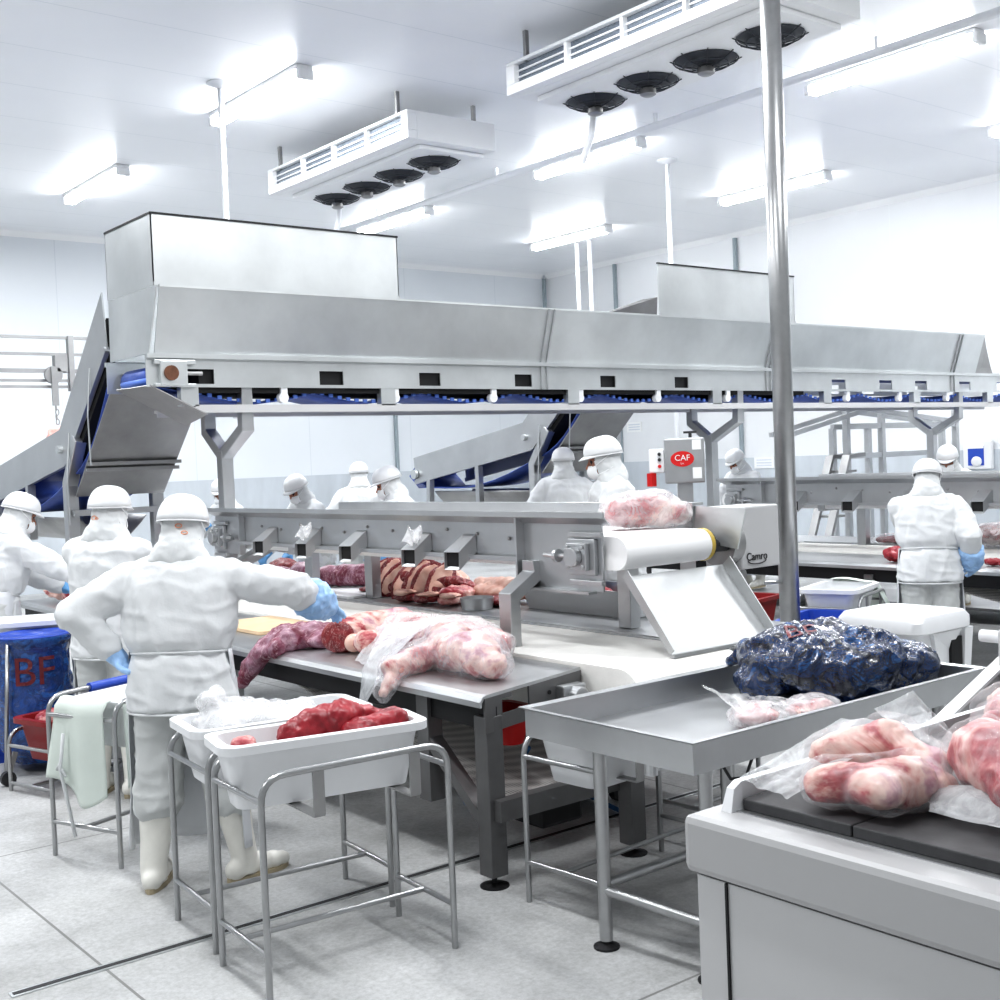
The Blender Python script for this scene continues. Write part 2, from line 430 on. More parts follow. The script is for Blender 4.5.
struct('trim_3', MB().prism([(-7, BY, CZ - .001), (-7, BY, CZ - .09), (-7, BY - .09, CZ - .001)], (24.4, 0, 0)), 'white_paint')
struct('trim_4', MB().prism([(RX, -6, CZ - .001), (RX, -6, CZ - .09), (RX - .09, -6, CZ - .001)], (0, 26, 0)), 'white_paint')
# dark panel joints / conduits on the walls
n_trim = 5
for p, q in [((RX - .12, BY - .12), None), ((RX - .05, 17.86), None), ((RX - .05, 14.7), None), ((13.42, BY - .05), None)]:
    struct('trim_%d' % n_trim, MB().box(p[0] - .03, p[0] + .03, p[1] - .03, p[1] + .03, 0.0, CZ - .1), 'pipe_grey'); n_trim += 1

# floor drain
t = thing('floor_drain_channel', 'long narrow steel drain channel running across the concrete floor', 'drain', (1.25, 4.51, 0))
MB().box(1.25, 16, 4.485, 4.535, 0, .004).build('drain_frame', 'steel_bright', t)
MB().box(1.26, 15.99, 4.498, 4.522, .003, .0055).build('slot', 'rubber', t)

# ------------------------------------------------------------------ ceiling lights
def emis(name, col, st):
    m, nt, b = newmat(name); b.inputs['Base Color'].default_value = (*col, 1)
    b.inputs['Emission Color'].default_value = (*col, 1); b.inputs['Emission Strength'].default_value = st; return m
MT['tube_light'] = emis('fluorescent_glow', (.97, .985, 1.), 36)
def light_fixture(x, y, label):
    t = thing('ceiling_light', label, 'ceiling light', (x, y, CZ), 0, 'fluorescent ceiling lights')
    b = MB(); b.box(x - .09, x + .09, y - 1.0, y + 1.0, CZ - .05, CZ - .002); b.build('housing', 'white_paint', t, bevel=.01)
    d = MB(); prof = [(-.04, -.05), (-.075, -.085), (-.07, -.12), (-.04, -.14), (.04, -.14), (.07, -.12), (.075, -.085), (.04, -.05)]
    d.loft([[(x + a, y - .97, CZ + c) for a, c in prof], [(x + a, y + .97, CZ + c) for a, c in prof]]); d.build('diffuser', 'tube_light', t, smooth=50)
    for s in (-1, 1):
        e = MB(); e.box(x - .085, x + .085, y + s * .99 - .03, y + s * .99 + .03, CZ - .145, CZ - .045); e.build('end_cap', 'white_paint', t, bevel=.01)
LIGHTS = [(6.2, 11.6, 'long fluorescent ceiling light beside the white rod, above the steel hopper on the left'),
 (6.15, 16.2, 'leftmost fluorescent ceiling light, near the back wall'),
 (14.86, 11.75, 'fluorescent ceiling light crossing behind the steel pole'),
 (14.75, 16.2, 'fluorescent ceiling light nearest the far corner'),
 (11.2, 7.3, 'large fluorescent ceiling light at upper right, right of the pole'),
 (11.1, 16.4, 'fluorescent ceiling light below the smaller looking cooling unit'),
 (11.1, 11.8, 'fluorescent ceiling light left of the pole, just below the right cooling unit'),
 (14.8, 7.2, 'fluorescent ceiling light cut off by the right edge of the picture')]
for a in LIGHTS: light_fixture(*a)
def area(x, y, z, sx, sy, power, col=(1, 1, 1), rot=(0, 0, 0)):
    l = bpy.data.lights.new('lamp', 'AREA'); l.shape = 'RECTANGLE'; l.size = sx; l.size_y = sy; l.energy = power; l.color = col
    o = bpy.data.objects.new('fluorescent_lamp', l); COL.objects.link(o); o.location = (x, y, z); o.rotation_euler = rot
for x, y in [(1.7, 8), (1.7, 13), (6.2, 7), (6.2, 2.5), (1.7, 3), (11.2, 2.5), (-2.5, 6), (6.2, 11.6), (11.1, 11.8), (11.2, 7.3), (14.8, 7.2), (6.2, 16.2), (-2.5, 12)]:
    area(x, y, CZ - .17, .3, 2., 150, (.97, .985, 1.))
w = bpy.data.worlds.new('world'); sc.world = w; w.use_nodes = True
w.node_tree.nodes['Background'].inputs['Color'].default_value = (.93, .97, 1., 1); w.node_tree.nodes['Background'].inputs['Strength'].default_value = .5

# ------------------------------------------------------------------ ceiling services
t = thing('ceiling_pipe', 'long white pipe running below the ceiling past the cooling units', 'pipe', (10.53, 18, 5.7))
MB().tube([(10.53, 20.0, 5.7), (10.53, -3, 5.7)], .045, 12).build('pipe', 'pipe_white', t, smooth=True)
for y in (16, 13, 10, 7): MB().box(10.51, 10.55, y - .015, y + .015, 5.7, CZ).build('clamp', 'pipe_white', t)
def drop_rod(x, y, z0, label, name='suspension_rod'):
    t = thing(name, label, 'rod', (x, y, z0))
    MB().tube([(x, y, z0), (x, y, CZ - .02)], .03, 10).build('rod', 'pipe_white', t, smooth=True)
    MB().lathe([(.03, -.06), (.14, -.012), (.14, 0)], (x, y, CZ), 18).build('flange', 'pipe_white', t, smooth=40)
drop_rod(5.75, 11.56, 2.4, 'white rod dropping from the ceiling behind the left hopper')
drop_rod(12.32, 11.51, 0, 'white rod dropping from the ceiling behind the right hopper')
t = thing('twin_pipes', 'pair of white vertical pipes near the far corner', 'pipe', (15.48, 16.65, 0))
for y in (16.82, 16.48): MB().tube([(15.48, y, 0), (15.48, y, CZ)], .04, 10).build('pipe', 'pipe_white', t, smooth=True)

def cooling_unit(y0, label):
    x0, x1, y1, zt, zb = 7.42, 8.6, y0 + 3.1, 5.6, 5.3
    t = thing('cooling_unit', label, 'cooling unit', (8.0, y0 + 1.55, zb), 0, 'ceiling cooling units')
    b = MB()
    b.box(x0 + .12, x1, y0, y1, zb, zt)                                   # main tray
    b.box(x0, x0 + .12, y0, y1, zt - .03, zt); b.box(x0, x0 + .12, y0, y1, zb, zb + .09)
    b.box(x0, x0 + .12, y0, y0 + .12, zb + .09, zt - .03); b.box(x0, x0 + .12, y1 - .12, y1, zb + .09, zt - .03)
    for k in (1, 2, 3):
        yy = y0 + .12 + k * (3.1 - .24) / 4; b.box(x0 + .004, x0 + .12, yy - .02, yy + .02, zb + .09, zt - .03)
    b.build('casing', 'white_paint', t, bevel=.006)
    for k in range(4):
        ya = y0 + .12 + k * (3.1 - .24) / 4 + (.02 if k else 0); yb = y0 + .12 + (k + 1) * (3.1 - .24) / 4 - (.02 if k < 3 else 0)
        c = MB(); c.box(x0 + .06, x0 + .118, ya, yb, zb + .09, zt - .03); c.build('coil', 'coil', t)
        g = MB()
        for j in (1, 2): g.box(x0 + .045, x0 + .06, ya, yb, zb + .09 + j * .06 - .008, zb + .09 + j * .06 + .008)
        g.build('grille_bar', 'white_paint', t)
    MB().box(x0 + .25, x1 - .05, y0 + .15, y1 - .15, zb - .05, zb).build('drip_pan', 'white_paint', t, bevel=.01)
    for k in range(4):
        cy = y0 + .55 + k * .70; cx = x0 + .72
        fb = MB(); fb.lathe([(.01, -.10), (.16, -.095), (.27, -.05), (.27, -.051), (.25, -.045)], (cx, cy, zb), 24)
        fan = fb.build('fan', 'fan_grille', t, smooth=40)
        rg = MB()
        for rr, zz in ((.28, -.06), (.20, -.10), (.12, -.115)):
            rg.tube([(cx + rr * math.cos(a), cy + rr * math.sin(a), zb + zz) for a in [2 * PI * j / 20 for j in range(20)]], .006, 5, loop=True)
        for j in range(8):
            a = 2 * PI * j / 8; rg.tube([(cx + .31 * math.cos(a), cy + .31 * math.sin(a), zb - .05), (cx + .2 * math.cos(a), cy + .2 * math.sin(a), zb - .10), (cx + .06 * math.cos(a), cy + .06 * math.sin(a), zb - .125)], .005, 5)
        rg.build('guard', 'fan_grille', fan)
        MB().lathe([(.07, -.12), (.075, -.17), (.05, -.185), (.01, -.185)], (cx, cy, zb), 16).build('motor', 'steel_dull', fan, smooth=40)
    MB().tube([(x0 + .85, y1 - .3, zb - .05), (x0 + .85, y1 - .25, zb - .3), (x0 + .85, y1 - .1, zb - .55)], .035, 8).build('drain_pipe', 'pipe_white', t)
    for yy in (y0 + .25, y1 - .25):
        MB().box(x0 + .03, x0 + .07, yy - .02, yy + .02, zt - .03, CZ).build('hanger', 'steel_dull', t)
        MB().box(x1 - .12, x1 - .08, yy - .02, yy + .02, zt - .03, CZ).build('hanger', 'steel_dull', t)
cooling_unit(10.62, 'white ceiling cooling unit above the left hopper, left of the two')
cooling_unit(5.86, 'white ceiling cooling unit at the top of the picture, partly behind the steel pole')

# ------------------------------------------------------------------ overhead conveyor along X
def overhead():
    t = thing('overhead_conveyor', 'long stainless overhead conveyor with sloping trough sides and square windows', 'conveyor', (4.3, 8.87, 0))
    X0, X1, YF, YB = 3.53, 16.4, 8.5, 9.25
    wins = [(3.93, .26)] + [(5.08, .22), (6.05, .22), (7.09, .2), (8.15, .2), (9.18, .2), (11.81, .26), (12.74, .26), (13.49, .26), (14.49, .26), (15.4, .26)]
    for Y, s in ((YF, 0), (YB, .012)):
        b = MB(); ya, yb = Y - .012 + s, Y + s
        b.box(X0, X1, ya, yb, 2.625, 2.71); b.box(X0, X1, ya, yb, 2.49, 2.515)
        x = X0
        for wx, ww in wins:
            b.box(x, wx - ww / 2, ya, yb, 2.515, 2.625); x = wx + ww / 2
        b.box(x, X1, ya, yb, 2.515, 2.625)
        b.box(X0, X1, Y - .045 if s == 0 else Y + .012, Y - .01 if s == 0 else Y + .045, 2.70, 2.735)
        b.build('side_panel', 'steel_bright', t)
    XT = 14.75
    for ym, yt, s in ((YF, YF - .15, 1), (YB, YB + .03, -1)):
        b = MB(); xs = [3.60, 7.32, 10.53, 14.18, XT]
        for i in range(4):
            b.sheet([(xs[i], ym, 2.735), (xs[i + 1], ym, 2.735), (xs[i + 1] + (0.1 if i == 3 else 0) * 0, yt, 3.21), (xs[i], yt, 3.21)], .008)
        b.bar((3.6, yt, 3.21), (XT, yt, 3.21), .02, .018)
        b.build('trough_side', 'steel_bright', t)
        for x in xs[1:4]:
            for dx in (-.02, .05):
                rb = MB(); rb.bar((x + dx, ym - s * .012, 2.73), (x + dx, yt - s * .012, 3.21), .014, .03, (0, 1, 0)); rb.box(x + dx - .007, x + dx + .007, ym - .03 if s > 0 else ym + .012, ym - .012 if s > 0 else ym + .03, 2.49, 2.735)
                rb.build('joint_rib', 'steel', t)
    MB().sheet([(3.56, YF, 2.735), (3.56, YB, 2.735), (3.58, YB + .03, 3.21), (3.58, YF - .15, 3.21)], .01).build('end_panel', 'steel_bright', t)
    e = MB(); e.prism([(XT, YF - .15, 3.21), (XT, YF, 2.735), (15.2, YF, 2.735), (15.05, YF - .03, 2.9)], (0, .01, 0)); e.build('end_gusset', 'steel_dull', t)
    MB().sheet([(XT, YF, 2.735), (XT, YB, 2.735), (XT + .25, YB, 2.75), (XT + .25, YF, 2.75)], .01).build('end_panel', 'steel', t)
    # belt carrying run, wrap and sagging return run
    b = MB(); prof = [(16.2, 2.66), (3.74, 2.66)]
    prof += [(3.70 - .09 * math.sin(a), 2.57 + .09 * math.cos(a)) for a in [PI * j / 8 for j in range(9)]]
    x = 3.9
    while x < 16.2:
        ph = (x - 3.9) % 1.05 / 1.05; prof.append((x, 2.455 - .075 * math.sin(PI * ph))); x += .0875
    rings = []
    pr = [V((a, 0, c)) for a, c in prof]
    b.loft([[ (p.x, YF + .07, p.z) for p in pr], [(p.x, YB - .07, p.z) for p in pr]], cap=False, closed=False); b.build('belt', 'blue_belt', t, smooth=60, solid=.012)
    b = MB()
    for i in range(150):
        xx = 3.95 + i * .0815
        if xx > 16.1: break
        ph = (xx - 3.9) % 1.05 / 1.05; z = 2.455 - .075 * math.sin(PI * ph)
        b.box(xx, xx + .035, YF + .055, YF + .072, z - .004, z + .024)
    b.build('belt_edge_teeth', 'blue_bright', t)
    MB().loft([[(3.76 - .05 * math.sin(a) * 3.2, y, 2.55 + .05 * math.cos(a)) for a in [PI * j / 10 for j in range(11)]] for y in (YF + .09, YB - .09)], cap=False, closed=False).build('belt_wrap', 'blue_bright', t, smooth=True, solid=.012)
    MB().box(3.95, 11.2, YF + .02, YB - .02, 2.45, 2.64).build('dark_infill', 'black', t)  # black box that puts shade behind the windows and under the panel
    for i in range(12):
        x = 4.65 + i * 1.05
        if x > 15.9: break
        b = MB(); b.cyl((x, YF + .0, 2.415), (x, YF + .05, 2.415), .042, 18); b.box(x - .025, x + .03, YF - .005, YF + .03, 2.42, 2.49); b.build('return_roller', 'white_plastic', t, smooth=40)
    for x in (3.86, 5.62, 7.7, 9.72, 11.6, 13.4, 15.1):
        MB().box(x - .07, x + .07, YF - .01, YF + .06, 2.35, 2.49).build('hanger_block', 'steel_bright', t)
    for Y in (YF + .02, YB - .02):
        b = MB(); b.box(3.9, 16.2, Y - .0195, Y + .03, 2.335, 2.358); b.box(3.9, 16.2, Y - .03, Y - .02, 2.30, 2.36); b.build('lower_rail', 'machine_light', t)
    # tension bearing at the left end
    b = MB(); b.box(3.62, 3.83, YF - .06, YF - .012, 2.50, 2.68); b.box(3.58, 3.9, YF - .05, YF - .012, 2.655, 2.69); b.box(3.58, 3.9, YF - .05, YF - .012, 2.49, 2.515)
    br = b.build('bearing_block', 'steel_bright', t, bevel=.006)
    MB().cyl((3.70, YF - .075, 2.59), (3.70, YF - .06, 2.59), .055, 20).build('bearing_cap', 'rust', br)
    MB().cyl((3.80, YF - .04, 2.59), (3.95, YF - .04, 2.59), .016, 10).build('tension_screw', 'steel_dull', br)
    MB().sheet([(3.55, YF - .02, 2.50), (3.95, YF - .1, 2.28), (3.98, YF + .35, 2.22), (3.5, YF + .5, 2.50)], .008).build('deflector_plate', 'steel_dull', t)
    # Y-shaped stands
    for x, zb in ((4.34, 0), (10.12, 0), (14.44, 0)):
        b = MB(); yc = 8.95
        b.path([(x, 8.56, 2.50), (x, 8.56, 2.18), (x, yc, 1.98)], .09, .09, (1, 0, 0)); b.path([(x, 9.22, 2.50), (x, 9.22, 2.18), (x, yc, 1.98)], .09, .09, (1, 0, 0))
        b.bar((x, yc, 2.02), (x, yc, zb), .1, .1, (1, 0, 0)); b.box(x - .1, x + .1, yc - .1, yc + .1, zb, zb + .012)
        b.build('support_post', 'steel', t, bevel=.006)
    return t
overhead()
def hopper(x0, label, full=True):
    x1, ya, yb, z0, z1 = x0 + 2.13, 8.40, 9.29, 3.215, 3.73
    t = thing('feed_hopper', label, 'hopper', (x0 + 1, 8.87, z0), 0, 'open steel hoppers on the overhead conveyor')
    for nm, b in (('front_panel', MB().box(x0, x1, ya, ya + .008, z0, z1)), *((('back_panel', MB().box(x0, x1, yb - .008, yb, z0, z1)),) if full else ()), *((('end_panel', MB().box(x0, x0 + .008, ya, yb, z0, z1)),) if full else ()), ('end_panel', MB().box(x1 - .008, x1, ya, yb, z0, z1))):
        b.build(nm, 'steel_bright', t)
    b = MB(); b.box(x0 - .006, x1 + .006, ya - .008, ya + .012, z1, z1 + .014); b.box(x1 - .014, x1 + .006, ya, yb, z1, z1 + .014)
    if full: b.box(x0 - .006, x0 + .014, ya, yb, z1, z1 + .014); b.box(x0, x1, yb - .012, yb + .008, z1, z1 + .014)
    b.build('rim', 'steel_dark', t)
    MB().box(x0, x1, ya - .012, ya, z0 - .004, z0 + .03).build('lower_flange', 'steel_bright', t)
    return t
hopper(3.58, 'tall open stainless hopper on the left end of the overhead conveyor')
hopper(8.80, 'open stainless hopper on the overhead conveyor left of the steel pole', False)

def incline(dx, label):
    x0, x1 = 3.58 + dx, 4.38 + dx
    t = thing('incline_conveyor', label, 'conveyor', (x0 + .4, 10.5, 0), 0, 'incline conveyors feeding the overhead hoppers')
    top = [(9.42, 3.30), (10.55, 2.27), (12.75, 1.93)]; bot = [(9.36, 2.85), (10.40, 1.98), (12.72, 1.62)]
    for x, s in ((x0, 1), (x1, -1)):
        b = MB()
        for i in range(2):
            b.hexa([(x, bot[i][0], bot[i][1]), (x + .012, bot[i][0], bot[i][1]), (x + .012, bot[i + 1][0], bot[i + 1][1]), (x, bot[i + 1][0], bot[i + 1][1])],
                   [(x, top[i][0], top[i][1]), (x + .012, top[i][0], top[i][1]), (x + .012, top[i + 1][0], top[i + 1][1]), (x, top[i + 1][0], top[i + 1][1])])
        b.bar((x, bot[0][0], bot[0][1]), (x, bot[1][0], bot[1][1]), .04, .05); b.bar((x, bot[1][0], bot[1][1]), (x, bot[2][0], bot[2][1]), .04, .05)
        b.build('side_plate', 'steel', t)
    b = MB(); pr = [(9.62, 3.0), (10.55, 2.17), (12.75, 1.83)] + [(12.9, 1.70), (12.7, 1.55)]
    n = 8
    for i in range(n + 1):
        k = i / n; pr.append((12.4 - 2.0 * k, 1.55 + .30 * k - .12 * math.sin(PI * k)))
    for i in range(1, n + 1):
        k = i / n; pr.append((10.4 - 1.0 * k, 1.85 + .80 * k - .16 * math.sin(PI * k)))
    b.loft([[(x, y, z) for y, z in pr] for x in (x0 + .03, x1 - .03)], cap=False, closed=False); b.build('belt', 'blue_belt', t, smooth=50, solid=.012)
    b = MB(); b.hexa([(x0 + .03, 9.4, 2.72), (x1 - .03, 9.4, 2.72), (x1 - .03, 10.35, 1.92), (x0 + .03, 10.35, 1.92)], [(x0 + .03, 9.42, 3.1), (x1 - .03, 9.42, 3.1), (x1 - .03, 10.5, 2.12), (x0 + .03, 10.5, 2.12)]); b.build('dark_infill', 'black', t)  # black block filling the inside of the steep run
    # underside cover
    b = MB(); b.sheet([(x0 + .02, 10.28, 1.70), (x1, 10.28, 1.70), (x1, 9.30, 2.60), (x0 + .02, 9.30, 2.60)], .012)
    for z in (0, 1):
        y = 10.02 - z * .05; zz = 1.93 + z * .05; b.bar((x0 + .02, y - .02, zz - .02), (x1 + .03, y - .02, zz - .02), .03, .03)
    b.build('underside_cover', 'steel_dull', t)
    b = MB(); b.path([(x0 + .02, 10.12, 2.18), (x0 + .02, 10.40, 1.80), (x0 + .02, 10.40, 0)], .1, .1, (1, 0, 0)); b.build('support_leg', 'steel', t, bevel=.008)
    b = MB(); b.path([(x1 - .02, 10.12, 2.18), (x1 - .02, 10.40, 1.80), (x1 - .02, 10.40, 0)], .1, .1, (1, 0, 0)); b.build('support_leg', 'steel', t, bevel=.008)
    b = MB(); b.bar((x0, 11.4, 1.8), (x0, 11.4, 1.3), .07); b.build('support_leg', 'steel', t); b = MB(); b.bar((x0, 12.4, 1.65), (x0, 12.5, 0), .07); b.build('support_leg', 'steel', t)
    MB().bar((x0, 10.3, 1.55), (x1 + .1, 10.3, 1.55), .05).build('cross_bar', 'steel', t)
    for y in (9.7, 10.25): MB().tube([(x0 - .02, y, 2.98 - (y - 9.42) * .9), (x0 - .06, y - .02, 2.6 - (y - 9.42) * .9), (x0 - .03, y + .05, 2.2 - (y - 9.42) * .9)], .007, 6).build('tension_rod', 'steel_bright', t)
    b = MB(); b.loft([[(x0 + .1 + .6 * a, 10.45 + 2.0 * (1 - k), 1.50 - .22 * math.sin(PI * a) - .25 * (1 - k) * 0) for a in [j / 8 for j in range(9)]] for k in (0, 1)], cap=False, closed=False); b.build('catch_trough', 'steel_dull', t, smooth=True, solid=.012)
    MB().cyl((x0 - .05, 12.7, 1.72), (x0 - .01, 12.7, 1.72), .06, 16).build('end_bearing', 'steel_bright', t)
    MB().cyl((x0 - .04, 10.52, 2.10), (x0, 10.52, 2.10), .035, 12).build('pivot_bolt', 'steel_bright', t)
incline(0, 'kinked steel incline conveyor with dull underside cover at the far left, behind the left hopper')
incline(5.2, 'kinked steel incline conveyor with dull underside cover behind the middle of the overhead conveyor')
# cover plate poking above the trough between the hoppers
t = thing('tilted_chute', 'small tilted steel chute poking up behind the trough, left of the right hopper', 'chute', (9.6, 10.2, 3.2))
b = MB(); b.sheet([(9.6, 10.6, 3.4), (10.62, 10.2, 3.4), (10.60, 10.15, 3.72), (10.45, 10.25, 3.70)], .02); b.build('plate', 'steel_grey', t)
MB().bar((10.1, 10.4, 3.5), (10.1, 10.4, 0), .06).build('support_post', 'steel', t)

# ------------------------------------------------------------------ steel pole
t = thing('steel_pole', 'tall shiny round steel pole standing floor to ceiling right of centre', 'pole', (6.61, 5.20, 0))
MB().tube([(6.61, 5.20, 0), (6.61, 5.20, CZ)], .068, 24).build('column', 'tube', t, smooth=True)
b = MB(); b.box(6.51, 6.71, 5.10, 5.30, 0, .015); b.build('base_plate', 'steel', t)
MB().tube([(6.42, 5.25, .96), (6.62, 5.18, .96)], .012, 8).build('cross_pin', 'tube', t)
MB().cyl((6.61, 5.20, CZ - .03), (6.61, 5.20, CZ), .14, 20).build('ceiling_flange', 'steel', t)

# ------------------------------------------------------------------ line table (white belt between two worktops)
def line_table(label):
    t = thing('cutting_table', label, 'table', (3.9, 7, 0), 0, 'long cutting tables with white belts')
    Y0, Y1, Z = 4.09, 10.4, .85
    prof = [(3.87, Z), (3.15, Z), (3.12, Z - .006), (3.105, Z - .025), (3.105, Z - .05), (3.115, Z - .05), (3.118, Z - .03), (3.135, Z - .014), (3.87, Z - .014)]
    b = MB(); b.loft([[(x, y + max(0, x - 3.11) * .27 * k, z) for x, z in prof] for y, k in ((Y0, 1), (Y1, 0))]); b.build('worktop', 'steel', t)
    b = MB(); b.box(3.17, 3.21, Y0 + .02, Y1, Z - .16, Z - .06); b.build('front_beam', 'steel_dark', t)
    MB().box(3.16, 3.22, Y0 + .05, Y1 - .1, Z - .06, Z - .02).build('front_beam_lip', 'black', t)
    # end plate with slot
    b = MB(); z0 = Z - .165
    b.box(3.13, 3.25, Y0, Y0 + .012, z0, Z - .014); b.box(3.25, 3.45, Y0, Y0 + .012, z0, Z - .10); b.box(3.25, 3.32, Y0, Y0 + .012, Z - .035, Z - .014); b.box(3.45, 3.87, Y0, Y0 + .012, z0, Z - .014)
    [setattr(p, 'y', p.y + max(0, p.x - 3.13) * .27) for p in b.v]; b.build('end_plate', 'steel_grey', t)
    MB().cyl((3.60, Y0 + .12, Z - .07), (3.60, Y0 + .13, Z - .07), .01, 10).build('bolt', 'black', t)
    b = MB(); b.box(3.66, 3.80, Y0 + .09, Y0 + .15, Z - .15, Z - .05); b.cyl((3.73, Y0 + .04, Z - .10), (3.73, Y0 + .10, Z - .10), .045, 16); b.build('bearing_block', 'steel', t, bevel=.008)
    # conveyor belt with end wrap
    pr = [(8.72, Z + .015), (Y0 - .05, Z + .015)] + [(Y0 - .05 - .13 * math.sin(a), Z - .115 + .13 * math.cos(a)) for a in [PI * j / 12 for j in range(1, 13)]] + [(8.72, Z - .245)]
    b = MB(); b.loft([[(x, y, z) for y, z in pr] for x in (3.885, 4.625)]); b.build('belt', 'belt_white', t, smooth=40)
    b = MB()
    for i in range(26):
        b.box(3.90 + i * .028, 3.912 + i * .028, Y0 - .186, Y0 - .18, Z - .10, Z - .07)
    b.build('belt_hinge', 'board_yellow', t)
    MB().box(4.625, 4.655, Y0 - .08, 8.72, Z - .2, Z + .02).build('guide_rail', 'steel', t)
    b = MB(); b.box(4.655, 5.58, Y0 - .2, 8.72, Z - .012, Z + .01); b.box(4.655, 4.67, Y0 - .2, 8.72, Z + .01, Z + .028); b.box(4.75, 5.58, 8.72, Y1, Z - .012, Z + .01); b.build('worktop', 'steel', t)
    b = MB(); b.box(5.54, 5.58, Y0 - .2, Y1, Z - .14, Z - .01); b.build('rear_beam', 'steel_dark', t)
    MB().box(4.66, 4.9, Y0 - .36, Y0 - .1, Z - .35, Z - .02).build('drive_box', 'steel_grey', t)
    # frame
    def leg(x, y, nm='leg'):
        b = MB(); b.box(x - .045, x + .045, y - .045, y + .045, .05, Z - .1); lg = b.build(nm, 'steel_grey', t, bevel=.004)
        f = MB(); f.cyl((x, y, .01), (x, y, .06), .012, 10); f.lathe([(.065, 0), (.065, .006), (.02, .018)], (x, y, 0), 18); f.build('foot', 'steel_dark', lg)
    for y in (4.15, 6.9, 9.6):
        leg(3.19, y); leg(5.46, y)
    leg(3.92, 4.03)
    b = MB(); b.box(3.17, 3.94, 4.06, 4.12, .30, .39); b.build('cross_beam', 'steel_grey', t)
    b = MB(); b.bar((3.19, 4.17, .27), (3.19, 4.62, .62), .05, .07, (1, 0, 0)); b.build('brace', 'steel_grey', t)
    b = MB(); b.box(3.15, 3.23, 4.55, 4.64, .3, Z - .02); b.build('upright', 'steel_grey', t)
    # sagging return belt of mesh links
    def sag(u, v):
        y = 6.45 - u * 2.2; x = 3.36 + v * 1.1
        return (x, y, .70 - .40 * u ** .85 + .05 * math.sin(PI * v))
    MB().grid(sag, 30, 4).build('return_belt', 'mesh_belt', t, smooth=True, solid=.014)
    MB().box(3.6, 3.86, 4.3, 4.75, .12, .30).build('drive_motor', 'steel_dark', t, bevel=.02)
    return t
def mesh_belt_mat():
    m, nt, b = newmat('grey_mesh_belt'); vec = texco(nt, (1, 1, 1))
    v = nt.nodes.new('ShaderNodeTexVoronoi'); v.inputs['Scale'].default_value = 70; v.inputs['Randomness'].default_value = 0.05; nt.links.new(vec, v.inputs['Vector'])
    c = ramp(nt, v.outputs['Distance'], [(.25, (.16, .155, .15)), (.5, (.62, .60, .58))]); nt.links.new(c, b.inputs['Base Color']); b.inputs['Roughness'].default_value = .5
    return m
MT['mesh_belt'] = mesh_belt_mat()
T1 = line_table('long steel cutting table in the centre with white belt and piles of meat on it')
T2 = dup(T1, (3.9 + 5.74, 7 - .75, 0), label='long steel cutting table at the right behind the pole, white worker standing at it')

